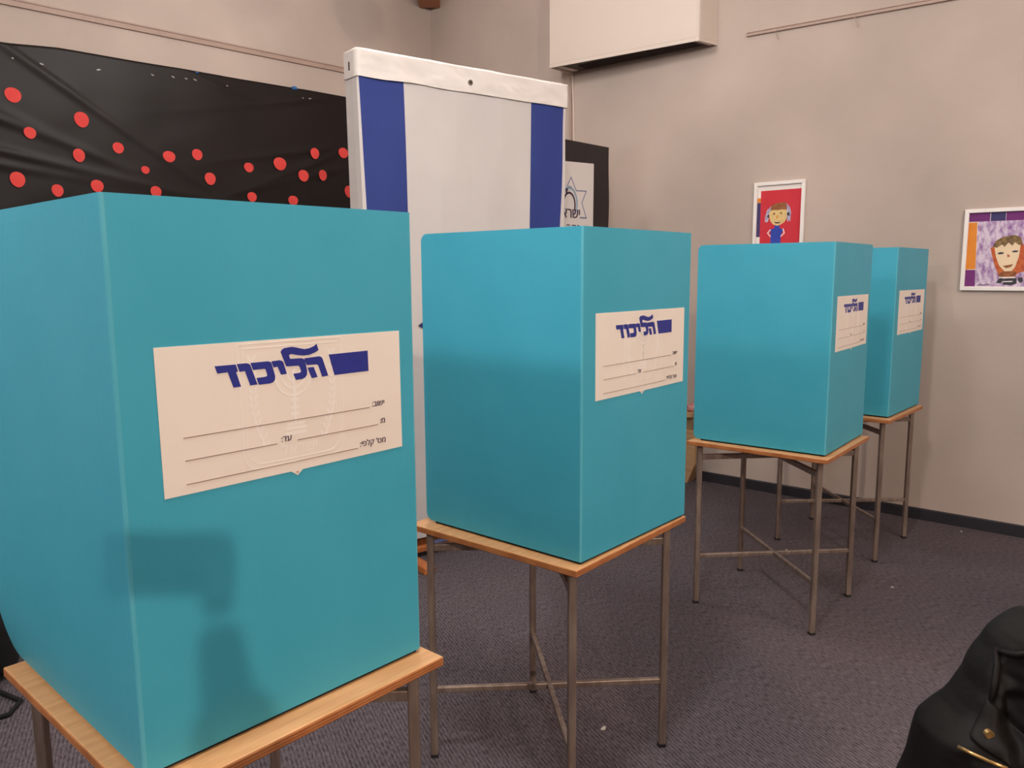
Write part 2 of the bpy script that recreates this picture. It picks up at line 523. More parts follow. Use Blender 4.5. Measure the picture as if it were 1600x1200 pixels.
lo.rotation_euler = aim.to_track_quat('-Z', 'Y').to_euler()
tag(sp, 'small ceiling spotlight far behind the photographer', 'spotlight')

# ------------------------------------------------------------------ tables
TH = 0.72
TW, TD, TT = 0.555, 0.579, 0.018
INS = 0.041


def make_table():
    root = empty('school_table', (0, 0, 0))
    bm = bmesh.new()
    add_box(bm, -TW / 2, TW / 2, -TD / 2, TD / 2, TH - TT, TH)
    for f in bm.faces:
        if abs(f.normal.z) < 0.5 if f.normal.length else False:
            f.material_index = 1
    bm.normal_update()
    for f in bm.faces:
        f.material_index = 0 if f.normal.z > 0.5 or f.normal.z < -0.5 else 1
    obj('tabletop', bm, [M['ply_top'], M['ply_edge']], root, bevel=0.003, segs=2)
    ex, ey = TW / 2 - INS, TD / 2 - INS
    w = 0.021
    for sx, sy in ((-1, -1), (1, -1), (1, 1), (-1, 1)):
        bm = bmesh.new()
        ang = math.atan2(sy * ey, sx * ex)
        add_box(bm, -w / 2, w / 2, -w / 2, w / 2, 0.008, TH - TT, 0, Matrix.Translation((sx * ex, sy * ey, 0)) @ Matrix.Rotation(ang, 4, 'Z'))
        leg = obj('leg', bm, M['steel'], root, bevel=0.004, segs=3)
        bm = bmesh.new()
        add_box(bm, -w / 2 - 0.001, w / 2 + 0.001, -w / 2 - 0.001, w / 2 + 0.001, 0.0, 0.010, 0, Matrix.Translation((sx * ex, sy * ey, 0)) @ Matrix.Rotation(ang, 4, 'Z'))
        obj('foot_cap', bm, M['rubber'], leg, bevel=0.002)
    for nm, zc in (('brace', 0.212), ('top_frame', 0.648)):
        for k, (sx, sy) in enumerate(((-1, 1), (-1, -1))):
            a = Vector((sx * ex, sy * ey, zc)); b = -a; b.z = zc
            d = (b - a).normalized() * (w / 2 - 0.001)
            bm = bmesh.new()
            add_bar(bm, a + d, b - d, 0.015 if nm == 'brace' else 0.018, 0.018 if nm == 'brace' else 0.022)
            if k == 1:
                bmesh.ops.translate(bm, verts=bm.verts[:], vec=(0, 0, -0.0006))
            obj(nm, bm, M['steel'], root, bevel=0.003, segs=2)
    return root


# ------------------------------------------------------------------ booths
W, D, H = 0.5153, 0.5443, 0.8115
GAP = 0.007          # shadow gap under the cardboard, drawn as a dark strip
THK = 0.005


def side_panel_mesh(bm, sx, bow=0.0):
    """a side panel: v=0 at the fold, v=D at the rear; rear corners rounded; the rear edge may bow outwards"""
    r = 0.022
    vs_ = [THK + (D - r - THK) * k / 10 for k in range(11)] + [D - r + r * math.sin(PI / 2 * k / 6) for k in range(1, 7)]
    n = 28
    A, B = [], []
    for v in vs_:
        q = max(0.0, v - (D - r))
        cut = r - math.sqrt(max(0.0, r * r - q * q))
        za, zb = GAP + cut, H - cut
        for j in range(n + 1):
            t = j / n
            t = 0.5 - 0.5 * math.cos(PI * t)
            z = za + (zb - za) * t
            w = 1 - (1 - 2 * (z - GAP) / (H - GAP)) ** 4
            o = bow * (v / D) ** 2.2 * w
            A.append(bm.verts.new((sx * (W / 2 + o), -D / 2 + v, z)))
            B.append(bm.verts.new((sx * (W / 2 + o - THK), -D / 2 + v, z)))
    ix = lambda i, j: i * (n + 1) + j
    m = len(vs_) - 1
    for i in range(m):
        for j in range(n):
            bm.faces.new((A[ix(i, j)], A[ix(i + 1, j)], A[ix(i + 1, j + 1)], A[ix(i, j + 1)]))
            bm.faces.new((B[ix(i, j)], B[ix(i, j + 1)], B[ix(i + 1, j + 1)], B[ix(i + 1, j)]))
        for j in (0, n):
            bm.faces.new((A[ix(i, j)], A[ix(i + 1, j)], B[ix(i + 1, j)], B[ix(i, j)]))
    for j in range(n):
        for i in (0, m):
            bm.faces.new((A[ix(i, j)], A[ix(i, j + 1)], B[ix(i, j + 1)], B[ix(i, j)]))


LOGO = dict(
    dalet=[(0.139, 0.5763), (0.1716, 0.576), (0.1747, 0.5654), (0.1716, 0.5646), (0.1783, 0.5424), (0.1664, 0.5423), (0.1587, 0.5657), (0.1427, 0.5653)],
    vav=[(0.1736, 0.5764), (0.1886, 0.5763), (0.192, 0.5754), (0.1949, 0.5732), (0.2051, 0.5428), (0.1931, 0.5425), (0.1859, 0.5648), (0.1772, 0.5644)],
    kaf=[(0.1956, 0.5761), (0.2239, 0.5761), (0.2274, 0.5752), (0.23, 0.573), (0.2353, 0.5531), (0.235, 0.5474), (0.2321, 0.5436), (0.2265, 0.5421), (0.2077, 0.542), (0.2038, 0.5526), (0.2181, 0.5529), (0.2217, 0.5537), (0.2222, 0.5561), (0.2201, 0.5636), (0.2184, 0.5653), (0.1989, 0.5652)],
    yod=[(0.2301, 0.5754), (0.2442, 0.576), (0.2482, 0.5747), (0.2506, 0.5722), (0.2558, 0.5538), (0.2455, 0.5535), (0.2405, 0.5664), (0.2336, 0.5657)],
    lamed=[(0.2467, 0.5888), (0.2496, 0.5922), (0.2538, 0.594), (0.2662, 0.5949), (0.2724, 0.5939), (0.2807, 0.5917), (0.2891, 0.5897), (0.2977, 0.5904), (0.3065, 0.5931), (0.3117, 0.5963), (0.315, 0.5863), (0.3082, 0.583), (0.2972, 0.58), (0.2865, 0.5798), (0.276, 0.5813), (0.2677, 0.5835), (0.2635, 0.5838), (0.261, 0.5822), (0.2627, 0.5766), (0.282, 0.5759), (0.2862, 0.5749), (0.2893, 0.5715), (0.2923, 0.5554), (0.2918, 0.5489), (0.2879, 0.5446), (0.2825, 0.5429), (0.2712, 0.5426), (0.2671, 0.5528), (0.2783, 0.553), (0.281, 0.5546), (0.281, 0.5565), (0.2792, 0.5626), (0.2768, 0.5647), (0.2564, 0.5653), (0.2548, 0.5667)],
    he=[(0.288, 0.5752), (0.3156, 0.5762), (0.32, 0.5746), (0.322, 0.5715), (0.3313, 0.5436), (0.32, 0.5428), (0.3134, 0.5619), (0.3106, 0.5636), (0.2921, 0.5642)],
    he_leg=[(0.2934, 0.56), (0.3049, 0.5598), (0.3112, 0.5432), (0.3002, 0.5424)],
    block=[(0.334, 0.5775), (0.4120, 0.5779), (0.4126, 0.5434), (0.3436, 0.5431)])


def make_booth():
    root = empty('voting_booth', (0, 0, 0))
    f = 0.005                                     # radius of the folds
    # front panel (carries the label)
    bm = bmesh.new()
    add_box(bm, -W / 2 + f, W / 2 - f, -D / 2, -D / 2 + THK, GAP, H)
    obj('front_panel', bm, M['teal'], root)
    for sx in (-1, 1):
        bm = bmesh.new()
        side_panel_mesh(bm, sx)
        obj('side_panel', bm, M['teal'], root)
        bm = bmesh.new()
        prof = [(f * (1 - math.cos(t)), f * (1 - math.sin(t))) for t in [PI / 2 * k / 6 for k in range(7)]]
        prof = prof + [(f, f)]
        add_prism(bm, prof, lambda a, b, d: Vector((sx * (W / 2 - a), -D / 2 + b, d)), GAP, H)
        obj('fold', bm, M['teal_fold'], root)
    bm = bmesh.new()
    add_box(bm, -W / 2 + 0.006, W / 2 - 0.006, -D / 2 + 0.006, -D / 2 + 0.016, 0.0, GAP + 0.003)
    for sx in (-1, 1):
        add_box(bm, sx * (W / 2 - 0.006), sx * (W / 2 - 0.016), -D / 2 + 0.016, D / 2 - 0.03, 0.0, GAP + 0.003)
    obj('base_strip', bm, M['dark_strip'], root)  # dark inset strip in place of the shade below the panels

    # the label: u from the fold at the left, z over the table
    def on(u, z, d):
        return Vector((-W / 2 + u, -D / 2 - d, z))
    bm = bmesh.new()
    add_prism(bm, [(0.0537, 0.609), (0.4815, 0.6074), (0.4822, 0.4010), (0.2773, 0.3986), (0.267, 0.3905), (0.2562, 0.3985), (0.055, 0.3975)], on, 0.0001, 0.0008)
    lab = obj('label_card', bm, M['label'], root)
    lab['label'] = 'white printed card with blue lettering and ruled lines'
    d0, d1 = 0.0008, 0.0014
    bm = bmesh.new()
    for p in LOGO.values():
        add_prism(bm, p, on, d0, d1)
    o = obj('logo', bm, M['ink'], lab); o['label'] = 'dark blue Hebrew lettering with a blue ballot block'
    for a, b in (((0.0872, 0.4792), (0.4121, 0.4805)), ((0.0878, 0.4462), (0.2333, 0.4469)), ((0.2702, 0.4473), (0.4286, 0.4485)), ((0.0875, 0.412), (0.3852, 0.4140))):
        bm = bmesh.new()
        add_strip(bm, [a, b], 0.0011, on, d0, d1)
        obj('ruled_line', bm, M['line'], lab)
    d2 = d1 + 0.0002
    bm = bmesh.new(); text_polys('ישוב:', 0.4447, 0.4812, 0.0141, on, d2, 0, bm, 0.00030); obj('printed_text', bm, M['text'], lab)
    bm = bmesh.new(); text_polys('מ:', 0.4453, 0.4500, 0.0141, on, d2, 0, bm, 0.00030); obj('printed_text', bm, M['text'], lab)
    bm = bmesh.new(); text_polys('עד:', 0.2592, 0.4484, 0.0141, on, d2, 0, bm, 0.00030); obj('printed_text', bm, M['text'], lab)
    bm = bmesh.new(); text_polys("מס' קלפי:", 0.4453, 0.4158, 0.0141, on, d2, 0, bm, 0.00030); obj('printed_text', bm, M['text'], lab)
    bm = bmesh.new()
    add_prism(bm, [(0.2648, 0.3967), (0.2692, 0.3967), (0.267, 0.3945)], on, d0, d1)
    obj('red_mark', bm, M['art_rust'], lab)
    # faint crest behind the writing: shield, branches, seven-armed lamp, word at the foot
    e0, e1 = d0, 0.00105
    bm = bmesh.new()

    def shield(g, w):
        x0, x1, zt, zb, r = 0.1768 + g, 0.3582 - g, 0.6045 - g, 0.4130 + g, 0.026
        pts = [(x0, zt), (x0, zb + r)]
        pts += [(x0 + r - r * math.cos(t), zb + r - r * math.sin(t)) for t in [PI / 2 * k / 6 for k in range(1, 7)]]
        pts += [(x1 - r + r * math.sin(t), zb + r - r * math.cos(t)) for t in [PI / 2 * k / 6 for k in range(0, 7)]]
        pts += [(x1, zt)]
        add_strip(bm, pts, w, on, e0, e1, closed=True)
    shield(0.0, 0.0016); shield(0.007, 0.0012)
    cx = 0.2676
    for r in (0.012, 0.023, 0.034):
        add_strip(bm, [(cx + r * math.cos(t), 0.556 + r * 1.1 * math.sin(t)) for t in [-PI + PI * k / 14 for k in range(15)]], 0.0032, on, e0, e1)
    add_strip(bm, [(cx, 0.558), (cx, 0.478)], 0.0045, on, e0, e1)
    for k, (w_, z_) in enumerate(((0.012, 0.512), (0.016, 0.500), (0.012, 0.490), (0.030, 0.474), (0.036, 0.467), (0.036, 0.459))):
        add_strip(bm, [(cx - w_ / 2, z_), (cx + w_ / 2, z_)], 0.005, on, e0, e1)
    for sx in (-1, 1):
        for k in range(12):
            z_ = 0.444 + k * 0.012
            x_ = cx + sx * (0.052 + 0.018 * math.sin(min(1, k / 6.0) * PI / 2))
            for q in (-1, 1):
                add_prism(bm, [(x_, z_), (x_ + q * 0.006 + sx * 0.001, z_ + 0.005), (x_ + q * 0.008, z_ + 0.014), (x_ + q * 0.002, z_ + 0.009)], on, e0, e1)
    text_polys('ישראל', cx + 0.040, 0.4265, 0.026, on, e1, 0, bm)
    obj('crest', bm, M['emblem'], lab)
    return root


BOOTHS = [  # x, y of the near lower corner, heading, table offset along u and v, table turn
    (-0.521, 1.0271, 0.8346, -0.0252, -0.053, 0.0113),
    (0.1643, 1.8436, 0.8568, -0.0366, -0.0129, 0.0208),
    (1.1943, 2.9539, 0.901, -0.0428, -0.0231, -0.01),
    (1.8081, 3.7441, 0.844, -0.0547, -0.0209, -0.0057)]
BL = ['turquoise cardboard voting booth nearest the camera, its large white label facing right',
      'turquoise cardboard voting booth in front of the flag board, second from the left',
      'turquoise cardboard voting booth below the framed drawing of a girl',
      'farthest turquoise cardboard voting booth, partly hidden behind another, closest to the wall']
TLB = ['square school table under the nearest voting booth, its wooden corner at the bottom edge',
       'square wood-topped school table in the middle of the floor, under the second booth',
       'square school table with crossed braces under the booth below the drawing of a girl',
       'farthest square school table, under the booth closest to the wall']
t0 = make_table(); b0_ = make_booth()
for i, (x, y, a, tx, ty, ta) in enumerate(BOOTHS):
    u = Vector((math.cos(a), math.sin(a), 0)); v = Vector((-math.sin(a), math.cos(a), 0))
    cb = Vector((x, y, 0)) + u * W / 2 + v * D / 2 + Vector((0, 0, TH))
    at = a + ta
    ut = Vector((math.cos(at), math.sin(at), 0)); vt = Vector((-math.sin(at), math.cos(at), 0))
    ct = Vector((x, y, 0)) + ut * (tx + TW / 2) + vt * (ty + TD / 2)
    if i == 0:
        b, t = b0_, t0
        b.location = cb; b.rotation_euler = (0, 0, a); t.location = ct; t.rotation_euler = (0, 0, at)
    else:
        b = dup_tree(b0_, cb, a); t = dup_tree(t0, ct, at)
    if i == 0:
        first_b = b
    tag(b, BL[i], 'voting booth', 'cardboard voting booths on the tables')
    tag(t, TLB[i], 'table', 'school tables under the booths')


# the nearest booth's left side bulges outwards a little: a mesh of its own
for c in first_b.children:
    if c.name.startswith('side_panel') and min(v.co.x for v in c.data.vertices) < 0:
        bm = bmesh.new(); side_panel_mesh(bm, -1, 0.034)
        bmesh.ops.recalc_face_normals(bm, faces=bm.faces[:])
        me = bpy.data.meshes.new('side_panel'); bm.to_mesh(me); bm.free(); me.materials.append(M['teal'])
        c.data = me


# ------------------------------------------------------------------ cloth sheet helper
def wavy_sheet(bm, a0, a1, b0, b1, na, nb, place, depth, thick, amp, mi=None):
    """a sheet with real folds: depth offset amp(a, b); closed, thick"""
    F, B = [], []
    for i in range(na + 1):
        for j in range(nb + 1):
            a = a0 + (a1 - a0) * i / na; b = b0 + (b1 - b0) * j / nb
            d = depth + amp(a, b)
            F.append(bm.verts.new(place(a, b, d))); B.append(bm.verts.new(place(a, b, d - thick)))
    ix = lambda i, j: i * (nb + 1) + j
    for i in range(na):
        for j in range(nb):
            f = bm.faces.new((F[ix(i, j)], F[ix(i + 1, j)], F[ix(i + 1, j + 1)], F[ix(i, j + 1)]))
            g = bm.faces.new((B[ix(i, j)], B[ix(i, j + 1)], B[ix(i + 1, j + 1)], B[ix(i + 1, j)]))
            if mi:
                f.material_index = g.material_index = mi((i + .5) / na, (j + .5) / nb)
    for i in range(na):
        for j in (0, nb):
            bm.faces.new((F[ix(i, j)], F[ix(i + 1, j)], B[ix(i + 1, j)], B[ix(i, j)]))
    for j in range(nb):
        for i in (0, na):
            bm.faces.new((F[ix(i, j)], F[ix(i, j + 1)], B[ix(i, j + 1)], B[ix(i, j)]))


# ------------------------------------------------------------------ flag board
FP = Vector((-0.686, 3.70, 0)); FA = math.radians(37.0)
FU = Vector((math.cos(FA), math.sin(FA), 0)); FN = Vector((math.sin(FA), -math.cos(FA), 0))   # FN towards the viewer
flag = empty('flag_board', FP + FU * 0.619 - FN * 0.058, FA)


def fl(u, z, d):      # board coordinates -> local to the empty (x along, y away from viewer)
    return Vector((u - 0.619, -0.058 - d, z))


FW, FT, ZB, ZT = 1.238, 0.116, 0.095, 2.422
bm = bmesh.new()
add_box(bm, -FW / 2 + 0.012, FW / 2 - 0.012, -FT / 2 + 0.012, FT / 2 - 0.006, ZB + 0.02, ZT - 0.012)
obj('board_core', bm, M['dark_cloth'], flag)


def f_edge(z):        # the cloth pulls in towards the foot of the board
    return 0.030 * min(1.0, (ZT - z) / 0.72)


bm = bmesh.new()
NZ = 26
cols = [0.0, 0.236, 0.62, 1.0, 1.229, FW]


def f_u(k, z):
    e = f_edge(z)
    w_ = 0.006 * math.sin(z * 7.3) * min(1, (ZT - z) / 0.3)
    return [e * 0.95 + 0.003, 0.236 + e * 0.33, 0.62, 1.0 - e * 0.6, 1.226 - e * 1.05 + w_, FW - e * 0.55 + w_ * 0.6][k]


sub = 4
grid = []
for j in range(NZ + 1):
    z = ZB + (ZT - 0.03 - ZB) * j / NZ
    row = []
    us = []
    for k in range(5):
        for q in range(sub):
            us.append((f_u(k, z) * (1 - q / sub) + f_u(k + 1, z) * q / sub, k))
    us.append((f_u(5, z), 5))
    for (u, k) in us:
        dd = 0.003 * math.sin(u * 9 + z * 2.1) * min(1, (ZT - z)) + 0.002 * math.sin(u * 23 - z * 5)
        row.append(bm.verts.new(fl(u, z, dd)))
    grid.append(row)
for j in range(NZ):
    for i in range(len(grid[0]) - 1):
        f = bm.faces.new((grid[j][i], grid[j][i + 1], grid[j + 1][i + 1], grid[j + 1][i]))
        k = i // sub
        f.material_index = 1 if k in (0, 3) else 0
# wrapped sides and back
side = []
for j in range(NZ + 1):
    z = ZB + (ZT - 0.03 - ZB) * j / NZ
    e = f_edge(z)
    side.append([bm.verts.new(fl(e * 0.45 - 0.001, z, -0.006)), bm.verts.new(fl(e * 0.30 - 0.002, z, -0.045 + 0.004 * math.sin(z * 5))), bm.verts.new(fl(e * 0.25 - 0.001, z, -0.06)), bm.verts.new(fl(e * 0.2 - 0.002, z, -FT)),
                 bm.verts.new(fl(FW - e * 0.2 + 0.002, z, -FT)), bm.verts.new(fl(FW - e * 0.3 + 0.001, z, -0.05))])
for j in range(NZ):
    L_ = [grid[j][0]] + side[j] + [grid[j][-1]]
    U_ = [grid[j + 1][0]] + side[j + 1] + [grid[j + 1][-1]]
    for i in range(len(L_) - 1):
        bm.faces.new((L_[i], U_[i], U_[i + 1], L_[i + 1]))
cloth = obj('flag_cloth', bm, [M['flag_white'], M['flag_blue']], flag, smooth=False)
cloth['label'] = 'white flag cloth with two blue stripes hung lengthwise'
# star: two triangles as outlined bands, pointing sideways on the hanging flag
bm = bmesh.new()
SR, SCU, SCZ = 0.338, 0.622, 1.172
for r0 in (0.0, PI):
    tri_o = [(SCU + SR * math.cos(r0 + 2 * PI * k / 3), SCZ + SR * math.sin(r0 + 2 * PI * k / 3)) for k in range(3)]
    tri_i = [(SCU + (SR - 0.10) * math.cos(r0 + 2 * PI * k / 3), SCZ + (SR - 0.10) * math.sin(r0 + 2 * PI * k / 3)) for k in range(3)]
    for k in range(3):
        q = (k + 1) % 3
        add_prism(bm, [tri_o[k], tri_o[q], tri_i[q], tri_i[k]], fl, 0.0055 + (0.0004 if r0 else 0), 0.0075 + (0.0004 if r0 else 0))
obj('star', bm, M['navy'], cloth)
# white band over the top, wrapped round the corner
bm = bmesh.new()
path = [(FW + 0.004, -FT + 0.0, 0)] + [(FW + 0.004, 0.003, 0)]
n = 110
ring_lo, ring_hi = [], []
pts2 = [(FW + 0.004, -FT - 0.004), (FW + 0.005, -0.03)] + [(FW + 0.004 - (FW - 0.006) * k / n, 0.009) for k in range(n + 1)] + [(-0.004, 0.001), (-0.004, -0.03), (-0.005, -0.06), (-0.004, -FT - 0.004)]
NB = 12
rows = []
for j in range(NB + 1):
    z = 2.302 + (ZT - 2.302) * j / NB
    r_ = []
    for (u, d) in pts2:
        cr = 0.0055 * noise.noise(Vector((u * 8 + z * 5, z * 16, 3.1))) + 0.004 * abs(noise.noise(Vector((u * 11 + z * 24, z * 22 - u * 7, 1.0))))
        r_.append(bm.verts.new(fl(u, z + (0.004 * noise.noise(Vector((u * 5, 0, 9))) if j in (0,) else 0) + (0.0025 * noise.noise(Vector((u * 9, 4, 9))) if j == NB else 0), d + cr)))
    rows.append(r_)
for j in range(NB):
    for i in range(len(pts2) - 1):
        bm.faces.new((rows[j][i], rows[j][i + 1], rows[j + 1][i + 1], rows[j + 1][i]))
# cap over the top and the back
bm.faces.new(rows[NB])
bl = [rows[0][0], rows[0][-1], rows[NB][-1], rows[NB][0]]
bm.faces.new(bl)
band = obj('top_band', bm, M['band_white'], flag, smooth=True)
band['label'] = 'thick creased white band with an eyelet'
bm = bmesh.new()
o_ = disc(0.606, 2.350, 0.013); i_ = disc(0.606, 2.350, 0.0075)
for k in range(20):
    q = (k + 1) % 20
    add_prism(bm, [o_[k], o_[q], i_[q], i_[k]], fl, 0.006, 0.0145)
eye = obj('eyelet', bm, M['grommet'], band)
bm = bmesh.new()
add_prism(bm, i_, fl, 0.004, 0.0128)
obj('eyelet_hole', bm, M['hole'], eye)
bm = bmesh.new()
add_prism(bm, [(0.050, 2.335), (0.058, 2.335), (0.058, 2.372), (0.050, 2.372)], lambda a, b, d: fl(-0.0035 - d, b, -FT + a), 0.0, 0.004)
obj('buttonhole', bm, M['hole'], band)
# wooden foot frame
bm = bmesh.new()
add_box(bm, -0.60, 0.60, -0.02, 0.02, 0.035, 0.075)
add_box(bm, -0.60, 0.60, -0.085, -0.055, 0.030, 0.058)
obj('bottom_rail', bm, M['stain_wood'], flag, bevel=0.004)
for sx in (-0.437, 0.437):
    bm = bmesh.new()
    add_box(bm, sx - 0.03, sx + 0.03, -0.30, 0.30, 0.0, 0.036)
    obj('foot', bm, M['stain_wood'], flag, bevel=0.006)
    bm = bmesh.new()
    add_box(bm, sx - 0.02, sx + 0.02, -0.018, 0.018, 0.03, 0.16)
    obj('upright', bm, M['stain_wood'], flag)
bm = bmesh.new()
wavy_sheet(bm, -0.28, 0.10, -0.090, -0.048, 20, 4, lambda a, b, d: Vector((a, b, d)), 0.066, 0.006, lambda a, b: 0.006 * noise.noise(Vector((a * 12, b * 20, 0))))
o = obj('folded_hem', bm, M['blue_fold'], flag, smooth=True)
o['label'] = 'grey-blue folded cloth end lying on the rail'
tag(flag, 'tall board wrapped in a white flag with two blue stripes, on wooden feet', 'flag board')

# ------------------------------------------------------------------ black covered board with a poster
BA = math.radians(47.7)
BP = Vector((0.616, 5.20, 0))
BUv = Vector((math.cos(BA), math.sin(BA), 0)); BNv = Vector((math.sin(BA), -math.cos(BA), 0))
blk = empty('display_board', BP, BA)
bl_ = lambda a, b, d: Vector((a, -d, b))
bm = bmesh.new()
add_box(bm, -0.86, -0.012, 0.012, 0.05, 0.05, 2.19)
for a in (-0.80, -0.08):
    add_box(bm, a - 0.02, a + 0.02, -0.17, 0.20, 0.0, 0.05)
obj('stand', bm, M['dark_cloth'], blk)
bm = bmesh.new()
wavy_sheet(bm, -0.88, 0.02, 0.35, 2.21, 30, 40, lambda a, b, d: bl_(a + (0.006 * math.sin(b * 11) * (1 if a > 0 else 0)), b, d), 0.0, 0.006,
           lambda a, b: 0.004 * noise.noise(Vector((a * 4, b * 3, 2))))
obj('black_cover', bm, mat('black_card', rgb(44, 36, 37), 0.8, col2=rgb(50, 41, 42), scale=5), blk)
tag(blk, 'board covered in black with a white poster, standing behind the flag board', 'display board')

post = empty('poster', BP + BNv * 0.006, BA)
bm = bmesh.new()
add_prism(bm, [(-0.62, 2.075), (-0.153, 2.093), (-0.159, 1.45), (-0.62, 1.45)], bl_, 0.0, 0.002)
obj('paper', bm, M['poster'], post)
bm = bmesh.new()
star = [(-0.383, 1.993), (-0.331, 1.917), (-0.230, 1.920), (-0.274, 1.848), (-0.228, 1.756), (-0.335, 1.756), (-0.383, 1.680), (-0.435, 1.756), (-0.538, 1.756), (-0.492, 1.848), (-0.538, 1.920), (-0.435, 1.917)]
add_strip(bm, star[:5], 0.006, bl_, 0.002, 0.0026); add_strip(bm, [(-0.290, 1.757), (-0.228, 1.757)], 0.008, bl_, 0.002, 0.0026)
add_strip(bm, star[8:] + star[:1], 0.006, bl_, 0.002, 0.0026)
obj('star_outline', bm, M['star_blue'], post)
bm = bmesh.new()


def arc(cx, cz, r, t0, t1, n=22):
    return [(cx + r * 0.80 * math.cos(t0 + (t1 - t0) * k / n), cz + r * math.sin(t0 + (t1 - t0) * k / n)) for k in range(n + 1)]


add_strip(bm, arc(-0.398, 1.838, 0.093, -0.5, PI), 0.013, bl_, 0.0026, 0.0031)
add_strip(bm, [(-0.425, 1.935), (-0.385, 1.938), (-0.40, 1.910)], 0.008, bl_, 0.0026, 0.0031)
obj('pale_ring', bm, M['pale_blue'], post)
bm = bmesh.new()
add_strip(bm, arc(-0.400, 1.830, 0.070, -0.45, PI + 0.45), 0.012, bl_, 0.0031, 0.0036)
add_prism(bm, [(-0.432, 1.925), (-0.410, 1.925), (-0.424, 1.896), (-0.436, 1.896)], bl_, 0.0031, 0.0036)
obj('emblem', bm, M['text'], post)
bm = bmesh.new()
text_polys('ישראל', -0.290, 1.752, 0.088, bl_, 0.0037, 0, bm, 0.0022)
obj('lettering', bm, M['text'], post)
bm = bmesh.new()
add_strip(bm, [(-0.301, 1.708), (-0.318, 1.708)], 0.006, bl_, 0.003, 0.0036)
add_strip(bm, [(-0.335, 1.708), (-0.372, 1.708)], 0.006, bl_, 0.003, 0.0036)
add_strip(bm, [(-0.395, 1.708), (-0.425, 1.708)], 0.006, bl_, 0.003, 0.0036)
obj('small_print', bm, M['text'], post)
tag(post, 'white poster with a blue six-pointed star and ring emblem on the black board', 'poster')

# ------------------------------------------------------------------ black sheet on the left wall with red paper dots
def sheet_depth(a, b):
    d = 0.006 * noise.noise(Vector((a * 1.3, b * 2.2, 0.3))) + 0.004 * noise.noise(Vector((a * 3.2 + b * 1.3, b * 6, 5.0)))
    # long pulls from the pinned points
    for (pa, pb, sl, amp) in ((3.02, 2.60, 0.62, 0.013), (3.25, 2.30, 0.30, 0.012), (3.25, 2.36, 0.42, 0.009), (3.3, 2.13, 0.16, 0.014), (3.3, 2.05, 0.10, 0.011), (1.28, 2.685, -0.22, 0.012), (0.95, 2.66, 0.30, 0.008), (1.22, 2.33, -0.20, 0.012), (1.18, 2.25, -0.42, 0.010), (1.15, 2.17, -0.28, 0.008), (1.95, 2.68, 0.30, 0.007)):
        dist = (b - pb) - sl * (a - pa)
        fall = math.exp(-abs(a - pa) * (2.6 if abs(amp) < 0.0125 else 1.5))
        d += amp * fall * math.exp(-(dist / 0.026) ** 2)
    return d


def sheet_top(a):
    return 2.763 - 0.012 * (a - 0.9) - (0.022 * max(0, a - 2.9) / 0.3) + 0.004 * noise.noise(Vector((a * 3, 1, 1)))


bm = bmesh.new()
B0 = 1.0
wavy_sheet(bm, 0.55, 4.6, 0.0, 1.0, 190, 110, lambda a, b, d: on_l(a, B0 + (sheet_top(a) - B0) * b, d), 0.022, 0.004,
           lambda a, b: sheet_depth(a, B0 + (sheet_top(a) - B0) * b))
tag(obj('black_sheet', bm, M['black_sheet'], smooth=True), 'wide creased black sheet pinned along the left wall behind the booths', 'wall covering')

DOTS = [
    (3.1567, 2.435, 0.0419, 0.0409, 'large red paper dot nearest the top left corner of the black sheet'),
    (3.0891, 2.2353, 0.0318, 0.0324, 'smaller red paper dot between the two large dots at the left edge'),
    (2.8033, 2.347, 0.0411, 0.0449, 'large red paper dot high up, second highest on the sheet'),
    (2.8352, 2.1357, 0.033, 0.0391, 'red paper dot straight below the second highest dot'),
    (2.6025, 2.2042, 0.033, 0.0334, 'red paper dot alone right of the second highest dot, at the end of a crease'),
    (2.2894, 2.1823, 0.0403, 0.035, 'wide red paper dot, left one of the level pair in the middle of the sheet'),
    (2.4464, 2.0845, 0.0258, 0.024, 'smallest red paper dot, low between two bigger ones left of the middle'),
    (3.1735, 1.9684, 0.039, 0.0432, 'large red paper dot at the left edge just above the nearest booth'),
    (2.9676, 1.9215, 0.0319, 0.0358, 'red paper dot cut by the sloping top edge of the nearest booth'),
    (2.7439, 1.9635, 0.0371, 0.0369, 'red paper dot half hidden right behind the top corner of the nearest booth'),
    (2.3892, 1.9529, 0.0345, 0.0357, 'red paper dot barely peeping over the nearest booth, right of its corner'),
    (2.0983, 2.2142, 0.0353, 0.0359, 'red paper dot, right one of the level pair in the middle of the sheet'),
    (2.0179, 2.0641, 0.0381, 0.0407, 'tall red paper dot below the level pair, in the lower middle'),
    (1.7295, 2.1637, 0.0361, 0.0325, 'small red paper dot left of the biggest dot in the right half'),
    (1.4881, 2.2102, 0.0497, 0.0452, 'biggest red paper dot of the right half, with a pointed bottom'),
    (1.1973, 2.3112, 0.0366, 0.0401, 'red paper dot at the tip of a bright crease, upper right'),
    (0.9399, 2.3408, 0.0436, 0.0384, 'red paper dot level with the crease, beside the edge of the flag board'),
    (1.2984, 2.1418, 0.0435, 0.0417, 'red paper dot left of the narrow oval one, on the right'),
    (1.132, 2.1581, 0.0339, 0.0397, 'narrow oval dull red paper dot on the right'),
    (0.8917, 2.0552, 0.042, 0.0459, 'red paper dot lowest beside the edge of the flag board'),
    (1.7186, 1.9625, 0.0354, 0.0337, 'red paper dot at the end of the booth top\'s pale edge, half hidden'),
    (1.3892, 1.9573, 0.0395, 0.0351, 'red paper dot half hidden behind the booth top near its right end')]
